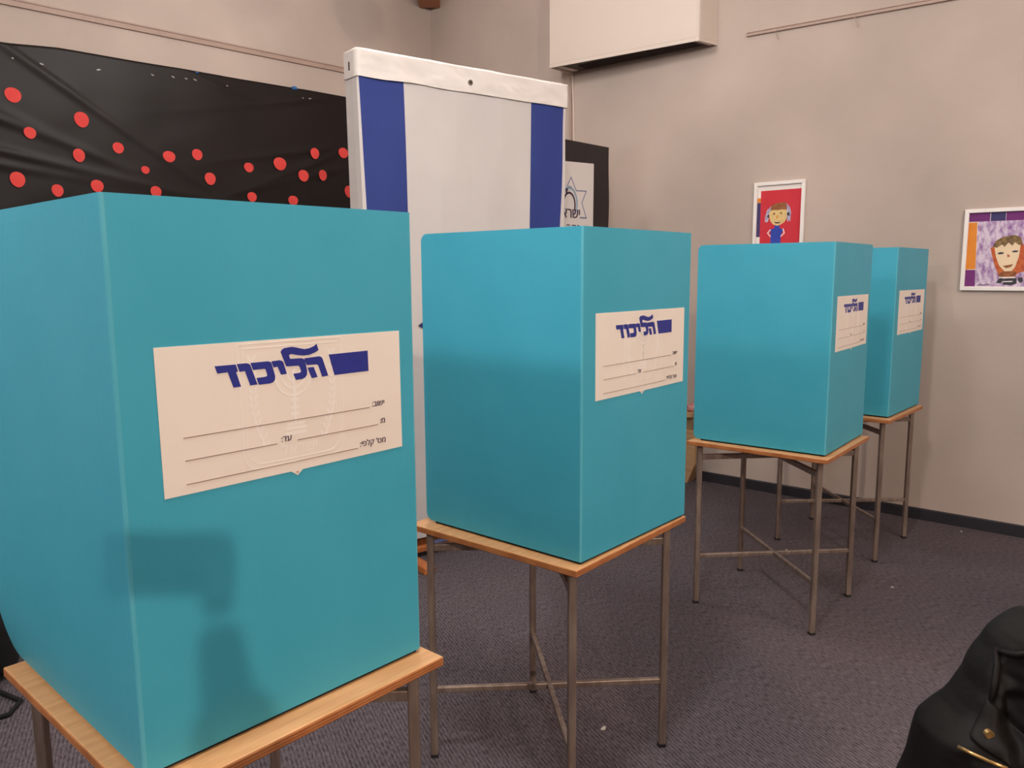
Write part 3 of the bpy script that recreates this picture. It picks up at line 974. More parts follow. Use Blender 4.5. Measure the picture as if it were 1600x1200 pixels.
for k, (s, z, rx, rz, lb) in enumerate(DOTS):
    bm = bmesh.new()
    dd = 0.022 + max(sheet_depth(s + i * rx / 4, z + j * rz / 4) for i in range(-5, 6) for j in range(-5, 6)) + 0.0022
    tilt = random.uniform(-0.012, 0.012)
    add_prism(bm, disc(0, 0, rx, rz, 26, wob=0.025), lambda a, b, d: on_l(s + a, z + b, dd + d + a * tilt), 0.0, 0.0015)
    tag(obj('paper_dot', bm, M['red']), lb, 'paper dot', 'red paper dots on the black sheet')

PINS = [(3.14, 2.637, 'bit of clear tape at the far left of the black sheet'), (2.683, 2.653, 'bit of clear tape under the sheet\'s top edge, left part'), (2.994, 2.631, 'bit of clear tape at the sheet\'s diagonal crease'),
        (2.36, 2.677, 'single bit of clear tape left of the cluster'), (2.228, 2.687, 'leftmost clear tape bit of the cluster on the sheet'), (2.143, 2.690, 'middle clear tape bit of the cluster on the sheet'), (2.083, 2.692, 'rightmost clear tape bit of the cluster on the sheet'),
        (1.86, 2.690, 'bit of clear tape just right of the cluster'), (1.279, 2.695, 'left one of two clear tape bits near the flag board'), (1.219, 2.700, 'right one of two clear tape bits near the flag board')]
for s, z, lb in PINS:
    bm = bmesh.new()
    k_ = 0.45 + 0.5 * abs(math.sin(s * 37)); g_ = math.sin(s * 91) * 0.5
    add_prism(bm, [(-0.014, -0.002), (0.006, -0.004), (0.015, 0.002), (-0.006, 0.004)], lambda a, b, d: on_l(s + a * k_ - b * g_, z + b + a * g_ * 0.6, 0.022 + sheet_depth(s, z) + d), 0.001, 0.003)
    tag(obj('tape_bit', bm, M['glint']), lb, 'tape', 'clear tape bits on the black sheet')
for s, z, r, lb in ((1.34, 2.756, 0.026, 'larger blue adhesive blob on the sheet\'s top edge near the flag board'), (2.068, 2.738, 0.012, 'tiny blue adhesive blob on the sheet\'s top edge')):
    bm = bmesh.new()
    bmesh.ops.create_icosphere(bm, subdivisions=2, radius=1.0)
    for v in bm.verts:
        c = v.co * (1 + 0.25 * noise.noise(v.co * 1.7))
        v.co = on_l(s + c.x * r, z + c.y * r * 0.55, 0.022 + c.z * 0.02)
    tag(obj('adhesive_blob', bm, M['blue_tape'], smooth=True), lb, 'adhesive blob')

# ------------------------------------------------------------------ wall-hung unit on the right wall
ac = empty('wall_unit', on_r(1.98, 2.845, 0.0), math.atan2(TR.y, TR.x))
inv = ac.matrix_basis.inverted()
SL = (1.456, 0.264); SRr = (2.564, 0.179)         # front edge ends (s, distance from the wall)
BLk = (1.470, 0.0); BRk = (2.600, 0.0)
Z0, Z1 = 2.848, 3.47
wp = lambda s, z, d: inv @ on_r(s, z, d)
bm = bmesh.new()
fr = 0.02
th_ = 0.006
outl = [BLk, SL, (SRr[0] - fr, SRr[1] + 0.0016), (SRr[0] - 0.004, SRr[1] - 0.006), (SRr[0] + 0.002, SRr[1] - fr), BRk]
add_prism(bm, outl, lambda a, b, d: wp(a, d, b), Z0 + 0.022, Z1)
casing = obj('casing', bm, M['ac'], ac, bevel=0.003)
# skirt round the open underside
bm = bmesh.new()
for (p, q) in zip(outl, outl[1:]):
    pv, qv = Vector(p), Vector(q)
    nrm = Vector((-(qv - pv).y, (qv - pv).x)).normalized()
    cen = Vector((2.0, 0.1))
    if nrm.dot(cen - pv) < 0: nrm = -nrm
    add_prism(bm, [tuple(pv), tuple(qv), tuple(qv + nrm * th_), tuple(pv + nrm * th_)], lambda a, b, d: wp(a, d, b), Z0, Z0 + 0.0225)
obj('skirt', bm, M['ac'], ac)
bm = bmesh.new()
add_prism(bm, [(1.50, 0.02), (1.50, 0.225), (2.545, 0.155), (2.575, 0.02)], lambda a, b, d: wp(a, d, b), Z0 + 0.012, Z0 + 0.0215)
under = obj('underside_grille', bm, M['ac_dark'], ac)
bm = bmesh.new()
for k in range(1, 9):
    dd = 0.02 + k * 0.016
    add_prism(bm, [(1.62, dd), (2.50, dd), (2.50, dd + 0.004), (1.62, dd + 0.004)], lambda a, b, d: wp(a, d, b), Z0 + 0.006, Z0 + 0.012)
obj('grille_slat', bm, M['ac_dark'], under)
for s_, d_ in ((1.53, 0.21), (2.548, 0.05)):
    bm = bmesh.new()
    if s_ < 2:
        add_prism(bm, [(1.50, 0.235), (1.53, 0.235), (1.56, 0.06), (1.52, 0.06)], lambda a, b, d: wp(a, d, b), Z0 + 0.002, Z0 + 0.011)
    else:
        add_prism(bm, [(2.535, 0.165), (2.555, 0.165), (2.582, 0.02), (2.555, 0.02)], lambda a, b, d: wp(a, d, b), Z0 + 0.002, Z0 + 0.011)
    obj('bracket', bm, M['ac'], ac, bevel=0.001)
for (sa, sb, zz) in ((1.47, 1.56, 3.352), (1.48, 1.54, 3.335)):
    bm = bmesh.new()
    fy = lambda s: SL[1] + (SRr[1] - SL[1]) * (s - SL[0]) / (SRr[0] - SL[0])
    add_prism(bm, [(sa, fy(sa)), (sb, fy(sb)), (sb, fy(sb) + 0.001), (sa, fy(sa) + 0.001)], lambda a, b, d: wp(a, d, b), zz, zz + 0.004)
    obj('slot', bm, M['rail'], ac)
tag(ac, 'cream box-shaped air unit hung on the right wall at the top', 'air conditioner')

bm = bmesh.new()
add_prism(bm, [(1.446, 2.846), (1.464, 2.846), (1.477, 0.3), (1.459, 0.3)], on_r, 0.0, 0.014)
tag(obj('pipe_cover', bm, M['rail'], bevel=0.002), 'wall-coloured pipe cover running down from the air unit', 'pipe cover')
bm = bmesh.new()
add_tube(bm, [on_r(1.476, 2.846, 0.02), on_r(1.474, 2.80, 0.012), on_r(1.480, 2.6, 0.008), on_r(1.486, 2.38, 0.008), on_r(1.49, 1.8, 0.008), on_r(1.49, 0.3, 0.008)], 0.006, 8)
tag(obj('cable', bm, M['cream_plastic'], smooth=True), 'thin cream cable hanging down the wall from the air unit', 'cable')


# ------------------------------------------------------------------ framed children's drawings
def framed(name, s0, s1, z0, z1, rim, label, tilt=0.0):
    root = empty(name, on_r((s0 + s1) / 2, z0, 0.0), math.atan2(TR.y, TR.x))
    iv = root.matrix_basis.inverted()
    pl = lambda a, b, d: iv @ on_r(a + tilt * (b - z0), b, d)
    bm = bmesh.new()
    o = [(s0, z0), (s1, z0), (s1, z1), (s0, z1)]; i = [(s0 + rim, z0 + rim), (s1 - rim, z0 + rim), (s1 - rim, z1 - rim), (s0 + rim, z1 - rim)]
    for k in range(4):
        q = (k + 1) % 4
        add_prism(bm, [o[k], o[q], i[q], i[k]], pl, 0.0, 0.020)
    obj('frame', bm, M['frame_white'], root, bevel=0.002)
    bm = bmesh.new()
    add_prism(bm, i, pl, 0.002, 0.006)
    mt = obj('mount', bm, M['mat_white'], root)
    tag(root, label, 'framed drawing', 'framed drawings on the right wall')
    return root, mt, pl


# the girl
fr1, mt1, pl1 = framed('framed_drawing', 2.887, 3.208, 1.50, 1.971, 0.021, 'white framed drawing of a girl in blue on red card')
mats1 = ['art_red', 'art_orange', 'art_navy', 'art_tan', 'art_hair', 'art_grey', 'art_blue', 'art_pink', 'art_dark', 'art_rust']
bm = bmesh.new()
P1 = lambda poly, m, lv: add_prism(bm, poly, pl1, 0.006, 0.0062 + 0.0005 * lv, mats1.index(m))
P1([(2.929, 1.919), (3.186, 1.920), (3.186, 1.522), (2.931, 1.522)], 'art_red', 1)
P1([(2.908, 1.876), (2.929, 1.875), (2.929, 1.848), (2.908, 1.847)], 'art_orange', 1)
P1([(2.908, 1.847), (2.929, 1.846), (2.930, 1.637), (2.908, 1.636)], 'art_navy', 1)
P1([(2.998, 1.822), (2.972, 1.800), (2.961, 1.758), (2.961, 1.722), (2.968, 1.735), (2.974, 1.722), (2.982, 1.735), (2.985, 1.757), (3.0, 1.79)], 'art_grey', 2)
P1([(3.092, 1.838), (3.114, 1.814), (3.124, 1.784), (3.122, 1.724), (3.113, 1.736), (3.106, 1.722), (3.101, 1.735), (3.097, 1.768), (3.094, 1.81)], 'art_grey', 2)
P1([(3.025, 1.706), (3.054, 1.706), (3.058, 1.686), (3.074, 1.682), (3.077, 1.669), (3.066, 1.644), (3.064, 1.55), (3.003, 1.55), (3.0, 1.672), (2.997, 1.682), (3.022, 1.686)], 'art_blue', 2)
for arm in ([(2.998, 1.679), (2.981, 1.659), (3.0, 1.637)], [(3.078, 1.682), (3.087, 1.656), (3.066, 1.637)]):
    add_strip(bm, arm, 0.007, pl1, 0.006, 0.0075, mats1.index('art_pink'))
P1(disc(2.983, 1.762, 0.008, 0.011, 12), 'art_dark', 3)
P1(disc(3.108, 1.770, 0.008, 0.011, 12), 'art_dark', 3)
P1([(2.988, 1.785), (3.0, 1.806), (3.09, 1.808), (3.099, 1.785), (3.098, 1.745), (3.086, 1.723), (3.060, 1.707), (3.041, 1.702), (3.014, 1.711), (2.997, 1.731), (2.988, 1.757)], 'art_tan', 4)
P1([(2.994, 1.796), (3.0, 1.824), (3.018, 1.836), (3.05, 1.842), (3.087, 1.842), (3.097, 1.827), (3.098, 1.797), (3.072, 1.800), (3.04, 1.797), (3.018, 1.799)], 'art_hair', 5)
P1(disc(3.019, 1.776, 0.007, 0.006, 10), 'art_hair', 5)
P1(disc(3.063, 1.778, 0.007, 0.006, 10), 'art_hair', 5)
P1([(3.036, 1.764), (3.043, 1.764), (3.045, 1.748), (3.034, 1.748)], 'art_orange', 5)
P1([(3.020, 1.727), (3.041, 1.723), (3.062, 1.727), (3.052, 1.717), (3.041, 1.715), (3.030, 1.717)], 'art_dark', 5)
obj('artwork', bm, [M[k] for k in mats1], mt1)

# the boy
fr2, mt2, pl2 = framed('framed_drawing', 4.074, 4.74, 1.314, 1.744, 0.020, 'white framed collage of a boy\'s face on purple scribble at the right edge')
mats2 = ['art_purple', 'art_navy', 'art_orange', 'art_lilac', 'art_rust', 'art_skin', 'art_hair_b', 'art_dark', 'mat_white', 'art_hair']
bm = bmesh.new()
P2 = lambda poly, m, lv: add_prism(bm, poly, pl2, 0.006, 0.0062 + 0.0005 * lv, mats2.index(m))
P2([(4.136, 1.678), (4.72, 1.680), (4.72, 1.336), (4.143, 1.336)], 'art_lilac', 0.5)
for a, b, m in ((4.094, 4.191, 'art_purple'), (4.194, 4.262, 'art_navy'), (4.264, 4.42, 'art_purple'), (4.423, 4.50, 'art_navy'), (4.503, 4.60, 'art_purple'), (4.603, 4.72, 'art_navy')):
    P2([(a, 1.678), (b, 1.678), (b, 1.723), (a, 1.723)], m, 1)
P2([(4.094, 1.674), (4.133, 1.674), (4.140, 1.428), (4.094, 1.426)], 'art_orange', 1)
P2([(4.094, 1.424), (4.140, 1.424), (4.143, 1.336), (4.094, 1.336)], 'art_purple', 1)
P2([(4.203, 1.540), (4.212, 1.50), (4.228, 1.447), (4.246, 1.405), (4.275, 1.385), (4.31, 1.385), (4.345, 1.41), (4.385, 1.42), (4.39, 1.50), (4.372, 1.548), (4.30, 1.56)], 'art_rust', 1)
P2([(4.244, 1.400), (4.262, 1.378), (4.325, 1.376), (4.330, 1.410), (4.29, 1.425)], 'art_hair', 2)
P2([(4.220, 1.547), (4.25, 1.570), (4.304, 1.570), (4.338, 1.550), (4.335, 1.492), (4.322, 1.439), (4.308, 1.417), (4.276, 1.415), (4.25, 1.444), (4.232, 1.489)], 'art_skin', 3)
P2([(4.213, 1.545), (4.226, 1.574), (4.256, 1.594), (4.309, 1.603), (4.337, 1.590), (4.349, 1.553), (4.33, 1.551), (4.312, 1.566), (4.302, 1.547), (4.283, 1.565), (4.268, 1.542), (4.255, 1.555), (4.232, 1.538)], 'art_hair_b', 4)
P2([(4.236, 1.510), (4.250, 1.516), (4.268, 1.513), (4.262, 1.506), (4.244, 1.504)], 'art_dark', 4)
P2([(4.300, 1.518), (4.314, 1.523), (4.332, 1.522), (4.326, 1.514), (4.308, 1.513)], 'art_dark', 4)
P2([(4.282, 1.507), (4.284, 1.487), (4.296, 1.494)], 'art_rust', 4)
P2([(4.264, 1.443), (4.285, 1.447), (4.312, 1.453), (4.302, 1.437), (4.282, 1.432)], 'art_hair', 4)
P2([(4.252, 1.386), (4.325, 1.388), (4.325, 1.380), (4.254, 1.378)], 'mat_white', 4)
P2([(4.240, 1.356), (4.256, 1.382), (4.276, 1.376), (4.262, 1.352)], 'art_dark', 4)
P2([(4.266, 1.376), (4.332, 1.380), (4.334, 1.352), (4.315, 1.344), (4.276, 1.345)], 'art_dark', 3.5)
P2([(4.270, 1.364), (4.316, 1.366), (4.314, 1.360), (4.272, 1.359)], 'mat_white', 4.2)
P2([(4.338, 1.384), (4.358, 1.384), (4.362, 1.364), (4.350, 1.354), (4.338, 1.370)], 'art_dark', 4)
add_strip(bm, [(4.155, 1.342), (4.170, 1.347), (4.182, 1.342), (4.200, 1.348), (4.212, 1.344)], 0.004, pl2, 0.006, 0.0072, mats2.index('art_dark'))
obj('artwork', bm, [M[k] for k in mats2], mt2)

# ------------------------------------------------------------------ low birch unit by the wall, seen between two booths
fu = empty('low_cabinet', on_r(2.2, 0.0, 0.0), math.atan2(TR.y, TR.x))
fi = fu.matrix_basis.inverted()
fp = lambda a, b, d: fi @ on_r(a, b, d)
bm = bmesh.new()
add_prism(bm, [(1.95, 0.452), (2.556, 0.452), (2.556, 0.486), (1.95, 0.486)], fp, 0.014, 0.14)
obj('top_board', bm, M['pale_wood'], fu, bevel=0.004)
bm = bmesh.new()
add_prism(bm, [(1.97, 0.30), (2.545, 0.30), (2.545, 0.452), (1.97, 0.452)], fp, 0.014, 0.10)
obj('back_panel', bm, mat('olive_wood', rgb(164, 138, 104), 0.6, col2=rgb(150, 124, 92), scale=6), fu)  # shade below the top board put into this darker wood colour
bm = bmesh.new()
add_prism(bm, [(2.03, 0.0), (2.533, 0.0), (2.586, 0.132), (2.582, 0.36), (1.97, 0.36), (1.97, 0.132)], fp, 0.014, 0.13)
obj('bin_front', bm, M['pale_wood'], fu, bevel=0.004)
tag(fu, 'low pale wooden cabinet by the wall, glimpsed between the second and third booths', 'cabinet')
bm = bmesh.new()
bmesh.ops.create_icosphere(bm, subdivisions=3, radius=1.0)
for v in bm.verts:
    c = v.co.copy()
    k = 1 + 0.3 * noise.noise(c * 2.2)
    v.co = on_r(2.525 + c.x * 0.035 * k, 0.486 + max(0, (c.z + 0.75)) * 0.030 * k, 0.075 + c.y * 0.03 * k)
tag(obj('tissue_pack', bm, M['pink_wrap'], smooth=True), 'small pink and white crumpled pack on the low wooden cabinet', 'tissue pack')

# ------------------------------------------------------------------ black bag on the floor behind the nearest table
bag = empty('backpack', (-1.98, 2.66, 0), 0.5)
bm = bmesh.new()
rows = []
for j in range(9):
    t = j / 8
    z = 0.46 * t
    sx = 0.19 * (1 - 0.25 * t ** 3); sy = 0.13 * (1 - 0.45 * t ** 2)
    r_ = []
    for k in range(20):
        a = 2 * PI * k / 20
        ca, sa = math.cos(a), math.sin(a)
        x = sx * math.copysign(abs(ca) ** 0.55, ca); y = sy * math.copysign(abs(sa) ** 0.55, sa)
        nn = 0.010 * noise.noise(Vector((x * 9, y * 9, z * 9)))
        r_.append(bm.verts.new((x + nn, y + nn, z + (0.012 * math.cos(a * 2) if j == 8 else 0))))
    rows.append(r_)
for a, b in zip(rows, rows[1:]):
    for k in range(20):
        bm.faces.new((a[k], a[(k + 1) % 20], b[(k + 1) % 20], b[k]))
bm.faces.new(rows[0][::-1]); bm.faces.new(rows[-1])
obj('body', bm, M['nylon'], bag, smooth=True, subsurf=1)
bm = bmesh.new()
add_box(bm, -0.13, 0.13, -0.18, -0.115, 0.05, 0.25)
obj('front_pocket', bm, M['nylon'], bag, bevel=0.02, segs=3, smooth=True)
bm = bmesh.new()
add_tube(bm, [(-0.05, 0.02, 0.45), (-0.03, 0.02, 0.50), (0.03, 0.02, 0.50), (0.05, 0.02, 0.45)], 0.008, 8)
obj('handle', bm, M['nylon'], bag, smooth=True)
bm = bmesh.new()
add_tube(bm, [(0.10, -0.13, 0.05), (0.13, -0.20, 0.012), (0.20, -0.30, 0.008), (0.17, -0.38, 0.008), (0.10, -0.40, 0.012), (0.06, -0.36, 0.03)], 0.008, 8)
obj('strap', bm, M['nylon'], bag, smooth=True)
tag(bag, 'black bag on the floor at the left edge beside the nearest table', 'bag')

# ------------------------------------------------------------------ chair with a black jacket, bottom right
ch = empty('stool', (0.90, 1.25, 0), math.radians(12))
bm = bmesh.new()
add_prism(bm, disc(0, 0, 0.215, 0.165, 28), lambda a, b, d: Vector((a, b, d)), 0.445, 0.470)
obj('seat', bm, M['chair_shell'], ch, bevel=0.006, segs=3)
for sx, sy in ((-1, -1), (1, -1), (1, 1), (-1, 1)):
    bm = bmesh.new()
    add_tube(bm, [(sx * 0.16, sy * 0.14, 0.0), (sx * 0.13, sy * 0.10, 0.446)], 0.011, 10)
    obj('leg', bm, M['steel'], ch, smooth=True)
tag(ch, 'dark stool under the black jacket, outside the frame', 'stool')

jk = empty('jacket', (0.93, 1.25, 0.478))
JB = jk.location.copy()
# left outline in the photograph's plane (x at the jacket's widest, z), from the hem up
OUT0 = [(0.630, 0.484), (0.648, 0.52), (0.670, 0.585), (0.676, 0.630), (0.677, 0.658), (0.682, 0.676), (0.692, 0.692), (0.703, 0.706), (0.719, 0.722), (0.735, 0.740), (0.744, 0.765), (0.752, 0.782), (0.766, 0.803), (0.776, 0.826), (0.789, 0.842), (0.803, 0.854), (0.818, 0.864)]
OUT0 = [(x + 0.014 + 0.019 * max(0, min(1, (z - 0.66) / 0.07)) + 0.024 * math.exp(-((z - 0.694) / 0.028) ** 2), z - 0.014 * max(0, min(1, (z - 0.75) / 0.09))) for x, z in OUT0]
OUT = []
for (xa, za), (xb, zb) in zip(OUT0, OUT0[1:]):
    OUT += [(xa, za), (xa + (xb - xa) / 3, za + (zb - za) / 3), (xa + (xb - xa) * 2 / 3, za + (zb - za) * 2 / 3)]
OUT.append(OUT0[-1])
RGT = 1.09
bm = bmesh.new()
rows = []
N = 120
for (xl, z) in OUT:
    t = (z - 0.40) / 0.464
    xr = RGT + 0.10 * (1 - t) - (0.23 * max(0, (t - 0.72) / 0.28) ** 2)
    cx_ = (xl + xr) / 2; hw = (xr - xl) / 2
    hd = 0.135 * (1 - 0.35 * t) * (1 - 0.55 * max(0, (t - 0.82) / 0.18) ** 2)
    r_ = []
    for k in range(N):
        a = 2 * PI * k / N
        ca, sa = math.cos(a), math.sin(a)
        x = cx_ + hw * math.copysign(abs(ca) ** 0.75, ca); y = 1.25 + hd * math.copysign(abs(sa) ** 0.75, sa)
        p = Vector((x, y, z))
        if sa < 0.35:
            w_ = -sa if sa < 0 else 0.0
            p.y += w_ * (0.040 * noise.noise(Vector((x * 11 + z * 5, z * 6, 2.0))) + 0.034 * noise.noise(Vector((x * 24 - z * 14, z * 22 + x * 8, 7.0))) + 0.012 * noise.noise(Vector((x * 60, z * 48, 1.0))))
            p.z += w_ * 0.008 * noise.noise(Vector((x * 14, z * 14, 4.0)))
            for (fx, fz, sl, aw, am) in ((0.77, 0.80, 1.6, 0.010, 0.020), (0.735, 0.73, 0.9, 0.012, 0.018), (0.79, 0.775, -0.35, 0.012, -0.018), (0.70, 0.66, 2.6, 0.014, 0.016), (0.845, 0.80, -2.0, 0.010, 0.020), (0.74, 0.69, -0.2, 0.010, -0.014), (0.77, 0.745, 0.25, 0.008, 0.010)):
                dd_ = ((z - fz) - sl * (x - fx)) / math.sqrt(1 + sl * sl)
                al_ = ((x - fx) + sl * (z - fz)) / math.sqrt(1 + sl * sl)
                p.y -= max(w_, 0.0) * am * math.exp(-(dd_ / aw) ** 2) * math.exp(-(al_ / 0.085) ** 2)
            # long fold down the middle of the visible front
            q = x - (0.812 - 0.10 * (0.80 - z))
            p.y += w_ * 0.030 * math.exp(-(q / 0.012) ** 2) - w_ * 0.016 * math.exp(-((q - 0.03) / 0.016) ** 2)
        r_.append(bm.verts.new(p - JB))
    rows.append(r_)
for a, b in zip(rows, rows[1:]):
    for k in range(N):
        bm.faces.new((a[k], a[(k + 1) % N], b[(k + 1) % N], b[k]))
# rounded crown
c = sum((v.co for v in rows[-1]), Vector()) / N
pr = rows[-1]
for sc, dz in ((0.75, 0.006), (0.4, 0.009)):
    nr = [bm.verts.new(c + (v.co - c) * sc + Vector((0, 0, dz))) for v in rows[-1]]
    for k in range(N):
        bm.faces.new((pr[k], pr[(k + 1) % N], nr[(k + 1) % N], nr[k]))
    pr = nr
bm.faces.new(pr)
bm.normal_update()
jbvh = BVHTree.FromBMesh(bm)
body = obj('jacket_body', bm, M['jacket'], jk, smooth=True, subsurf=1)


def jpt(x, z, off=0.006):
    """the point of the jacket's surface met on the way to the measured spot (x, z in the plane y = 1.25), lifted off by off"""
    o = Vector((0, 0, EYE)); d = (Vector((x, 1.25, z)) - o).normalized()
    hit = jbvh.ray_cast(o - JB, d)[0]
    if hit is None:
        hit = o + d * 1.2 - JB
    return hit - d * off


# storm flap, pocket piping, zip, snap, hood seam
bm = bmesh.new()
flap_top = [(0.798, 0.714), (0.825, 0.688), (0.850, 0.662), (0.880, 0.634), (0.915, 0.606)]
flap_bot = [(0.772, 0.640), (0.795, 0.618), (0.825, 0.598), (0.855, 0.578), (0.890, 0.556)]


def along(pl, t):
    k = min(int(t * 4), 3); f = t * 4 - k
    return pl[k][0] + (pl[k + 1][0] - pl[k][0]) * f, pl[k][1] + (pl[k + 1][1] - pl[k][1]) * f


NA_, NB_ = 14, 6
F_, B_ = [], []
for a_ in range(NA_ + 1):
    for b_ in range(NB_ + 1):
        (xa, za), (xb, zb) = along(flap_top, a_ / NA_), along(flap_bot, a_ / NA_)
        x_, z_ = xa + (xb - xa) * b_ / NB_, za + (zb - za) * b_ / NB_
        F_.append(bm.verts.new(jpt(x_, z_, 0.009))); B_.append(bm.verts.new(jpt(x_, z_, 0.001)))
fx_ = lambda a_, b_: a_ * (NB_ + 1) + b_
for a_ in range(NA_):
    for b_ in range(NB_):
        bm.faces.new((F_[fx_(a_, b_)], F_[fx_(a_ + 1, b_)], F_[fx_(a_ + 1, b_ + 1)], F_[fx_(a_, b_ + 1)]))
        bm.faces.new((B_[fx_(a_, b_)], B_[fx_(a_, b_ + 1)], B_[fx_(a_ + 1, b_ + 1)], B_[fx_(a_ + 1, b_)]))
    for b_ in (0, NB_):
        bm.faces.new((F_[fx_(a_, b_)], F_[fx_(a_ + 1, b_)], B_[fx_(a_ + 1, b_)], B_[fx_(a_, b_)]))
for b_ in range(NB_):
    for a_ in (0, NA_):
        bm.faces.new((F_[fx_(a_, b_)], F_[fx_(a_, b_ + 1)], B_[fx_(a_, b_ + 1)], B_[fx_(a_, b_)]))
bmesh.ops.smooth_vert(bm, verts=bm.verts[:], factor=0.4, use_axis_x=True, use_axis_y=True, use_axis_z=True)
obj('storm_flap', bm, M['jacket'], jk, smooth=True, subsurf=1)
bm = bmesh.new()
add_tube(bm, [jpt(0.757, 0.621, 0.010), jpt(0.785, 0.607, 0.013), jpt(0.812, 0.594, 0.013), jpt(0.845, 0.580, 0.013)], 0.0032, 8)
zp = obj('zip', bm, M['brass'], jk, smooth=True); zp['label'] = 'gold metal zip'
bm = bmesh.new()
cpt = jpt(0.808, 0.644, 0.012)
for (r0, r1, y0, y1) in ((0.0085, 0.0085, 0.0, 0.006),):
    n_ = 18
    for (ro, ri, d0_, d1_) in ((0.0072, 0.0040, 0.0, 0.0035), (0.0040, 0.0, 0.0, 0.0018)):
        oo = disc(0, 0, ro, ro, n_)
        if ri:
            ii = disc(0, 0, ri, ri, n_)
            for k in range(n_):
                q = (k + 1) % n_
                add_prism(bm, [oo[k], oo[q], ii[q], ii[k]], lambda a, b, d: cpt + Vector((a, -d, b)), -0.004, d1_)
        else:
            add_prism(bm, oo, lambda a, b, d: cpt + Vector((a, -d, b)), -0.004, d1_)
sn = obj('snap_button', bm, M['brass'], jk); sn['label'] = 'round brass snap button'
bm = bmesh.new()
add_tube(bm, [jpt(0.809, 0.800, 0.004), jpt(0.812, 0.765, 0.006), jpt(0.810, 0.735, 0.006), jpt(0.806, 0.705, 0.010)], [0.004, 0.006, 0.006, 0.003], 8)
obj('hood_seam', bm, M['jacket'], jk, smooth=True)
bm = bmesh.new()
add_tube(bm, [jpt(0.812, 0.795, 0.006), jpt(0.826, 0.790, 0.008), jpt(0.845, 0.787, 0.008), jpt(0.87, 0.792, 0.006)], [0.003, 0.005, 0.005, 0.004], 8)
obj('collar_seam', bm, M['jacket'], jk, smooth=True)
tag(jk, 'black jacket with a gold zip piled on a stool at the bottom right corner', 'jacket')

# ------------------------------------------------------------------ litter on the carpet
for (x, y, r, lb) in ((0.282, 2.318, 0.012, 'small pale paper scrap on the carpet beside the second table\'s right leg'), (1.719, 3.426, 0.007, 'tiny white speck on open carpet right of the third table'), (2.462, 4.189, 0.007, 'tiny white speck on the carpet near the right wall\'s skirting'), (1.408, 3.915, 0.010, 'tan crumb on the carpet between the third and fourth tables')):
    bm = bmesh.new()
    add_prism(bm, disc(0, 0, r, r * 0.55, 7, rot=x * 3, wob=0.2), lambda a, b, d: Vector((x + a, y + b, d + 0.15 * abs(a))), 0.0, 0.0035)
    tag(obj('paper_scrap', bm, M['scrap']), lb, 'litter', 'litter on the carpet')

# ------------------------------------------------------------------ the photographer behind the phone (only the arm's shadow falls into the picture)
M['sleeve'] = mat('dark_shirt_cloth', rgb(48, 52, 62), 0.85, col2=rgb(56, 60, 70), scale=12)
M['trousers'] = mat('dark_trousers', rgb(40, 40, 44), 0.9, col2=rgb(46, 46, 50), scale=12)
M['skin'] = mat('skin', rgb(206, 158, 130), 0.6, col2=rgb(212, 166, 138), scale=10)
M['hair'] = mat('brown_hair', rgb(58, 42, 32), 0.7, col2=rgb(72, 54, 42), scale=40)
M['phone'] = mat('black_phone', rgb(18, 18, 20), 0.3, col2=rgb(22, 22, 24), scale=10)
per = empty('person', (-0.36, -0.46, 0))
PB = per.location.copy()


def skinned(name, joints, bones, m, parent, root_i=0, sub=2):
    me = bpy.data.meshes.new(name)
    me.from_pydata([Vector(j[:3]) - PB for j in joints], bones, [])
    me.materials.append(m)
    o = bpy.data.objects.new(name, me); COL.objects.link(o); o.parent = parent
    md = o.modifiers.new('skin', 'SKIN'); md.use_smooth_shade = True
    for v, j in zip(me.skin_vertices[0].data, joints):
        v.radius = (j[3], j[4] if len(j) > 4 else j[3])
    me.skin_vertices[0].data[root_i].use_root = True
    ss = o.modifiers.new('subsurf', 'SUBSURF'); ss.levels = sub; ss.render_levels = sub
    return o


bx, by = -0.36, -0.46
J = [(bx, by, 0.95, 0.15, 0.11), (bx, by, 1.12, 0.14, 0.10), (bx, by, 1.34, 0.16, 0.10), (bx, by + 0.02, 1.48, 0.06), (bx, by + 0.04, 1.54, 0.055), (bx, by + 0.06, 1.62, 0.085, 0.10), (bx, by + 0.06, 1.71, 0.075, 0.09),
     (bx + 0.19, by, 1.41, 0.055), (0.138, -0.17, 1.08, 0.045), (0.066, -0.07, 1.30, 0.034), (0.044, -0.035, 1.370, 0.028, 0.02),
     (bx - 0.19, by, 1.41, 0.055), (bx - 0.25, by - 0.03, 1.13, 0.042), (bx - 0.25, by + 0.05, 0.90, 0.032), (bx - 0.25, by + 0.07, 0.82, 0.026, 0.018),
     (bx + 0.10, by, 0.88, 0.085), (bx + 0.11, by + 0.01, 0.48, 0.058), (bx + 0.11, by - 0.02, 0.10, 0.04), (bx + 0.11, by + 0.12, 0.035, 0.035),
     (bx - 0.10, by, 0.88, 0.085), (bx - 0.11, by + 0.01, 0.48, 0.058), (bx - 0.11, by - 0.02, 0.10, 0.04), (bx - 0.11, by + 0.12, 0.035, 0.035)]
E_ = [(0, 1), (1, 2), (2, 3), (3, 4), (4, 5), (5, 6), (2, 7), (7, 8), (8, 9), (9, 10), (2, 11), (11, 12), (12, 13), (13, 14), (0, 15), (15, 16), (16, 17), (17, 18), (0, 19), (19, 20), (20, 21), (21, 22)]
skinned('body', J, E_, M['skin'], per)
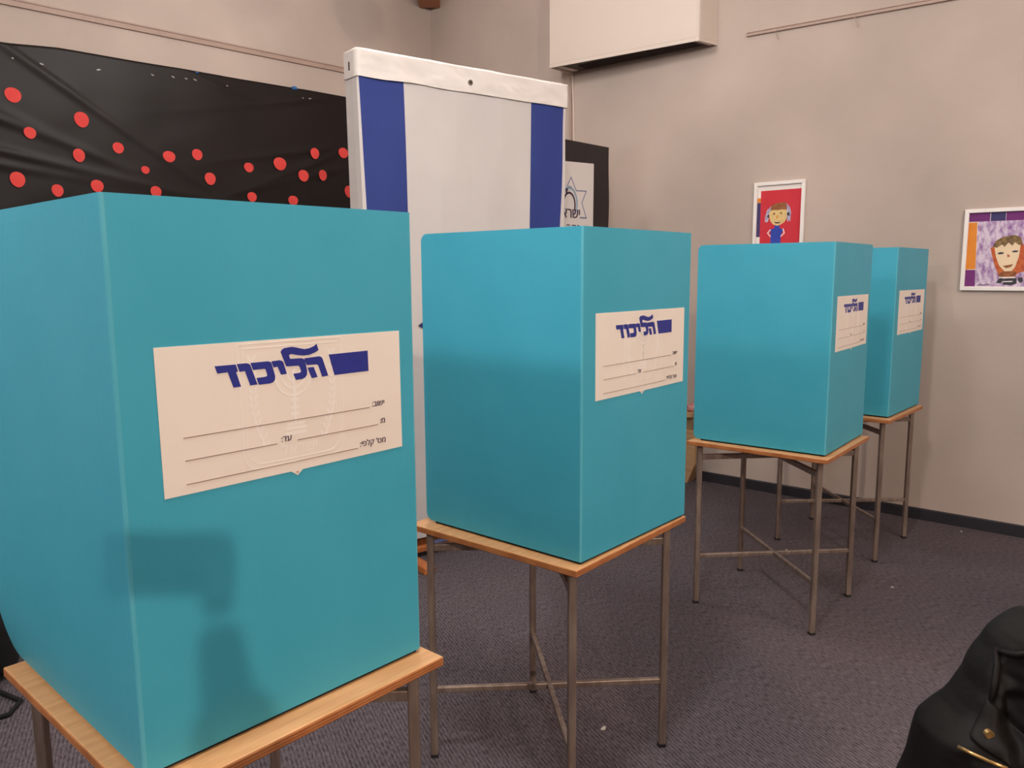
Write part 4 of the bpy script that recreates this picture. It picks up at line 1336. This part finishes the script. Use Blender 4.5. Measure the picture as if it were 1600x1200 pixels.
skinned('shirt', [(bx, by, 0.93, 0.17, 0.125), (bx, by, 1.12, 0.158, 0.115), (bx, by, 1.34, 0.178, 0.115), (bx, by + 0.015, 1.45, 0.085),
                  (bx + 0.19, by, 1.41, 0.07), (0.140, -0.17, 1.08, 0.068), (0.070, -0.074, 1.30, 0.056), (bx - 0.19, by, 1.41, 0.07), (bx - 0.25, by - 0.03, 1.13, 0.057), (bx - 0.25, by + 0.045, 0.92, 0.044)],
        [(0, 1), (1, 2), (2, 3), (2, 4), (4, 5), (5, 6), (2, 7), (7, 8), (8, 9)], M['sleeve'], per)
skinned('trousers', [(bx, by, 0.95, 0.172, 0.128), (bx + 0.10, by, 0.86, 0.10), (bx + 0.11, by + 0.01, 0.48, 0.075), (bx + 0.11, by - 0.02, 0.10, 0.062), (bx - 0.10, by, 0.86, 0.10), (bx - 0.11, by + 0.01, 0.48, 0.075), (bx - 0.11, by - 0.02, 0.10, 0.062)],
        [(0, 1), (1, 2), (2, 3), (0, 4), (4, 5), (5, 6)], M['trousers'], per)
skinned('hair', [(bx, by + 0.035, 1.73, 0.085, 0.10), (bx, by + 0.0, 1.66, 0.09, 0.07)], [(0, 1)], M['hair'], per)
for k, (dx, dz) in enumerate(((0.012, 0.035), (0.014, 0.012), (0.012, -0.012), (0.008, -0.034))):
    z = 1.425 + dz
    skinned('finger', [(0.044 + dx, -0.030, z - 0.015, 0.0095), (0.040 + dx, -0.004, z, 0.009), (0.016, 0.000, z + 0.002, 0.008)], [(0, 1), (1, 2)], M['skin'], per, sub=1)
skinned('thumb', [(0.044, -0.040, 1.375, 0.012), (0.033, -0.034, 1.41, 0.011), (0.014, -0.026, 1.432, 0.009)], [(0, 1), (1, 2)], M['skin'], per, sub=1)
tag(per, 'person in a dark shirt holding up a phone, behind the camera', 'person')
bm = bmesh.new()
add_box(bm, -0.094, 0.034, -0.018, -0.009, 1.396, 1.472)
tag(obj('phone', bm, M['phone'], bevel=0.004), 'black phone held sideways in the raised hand', 'phone')
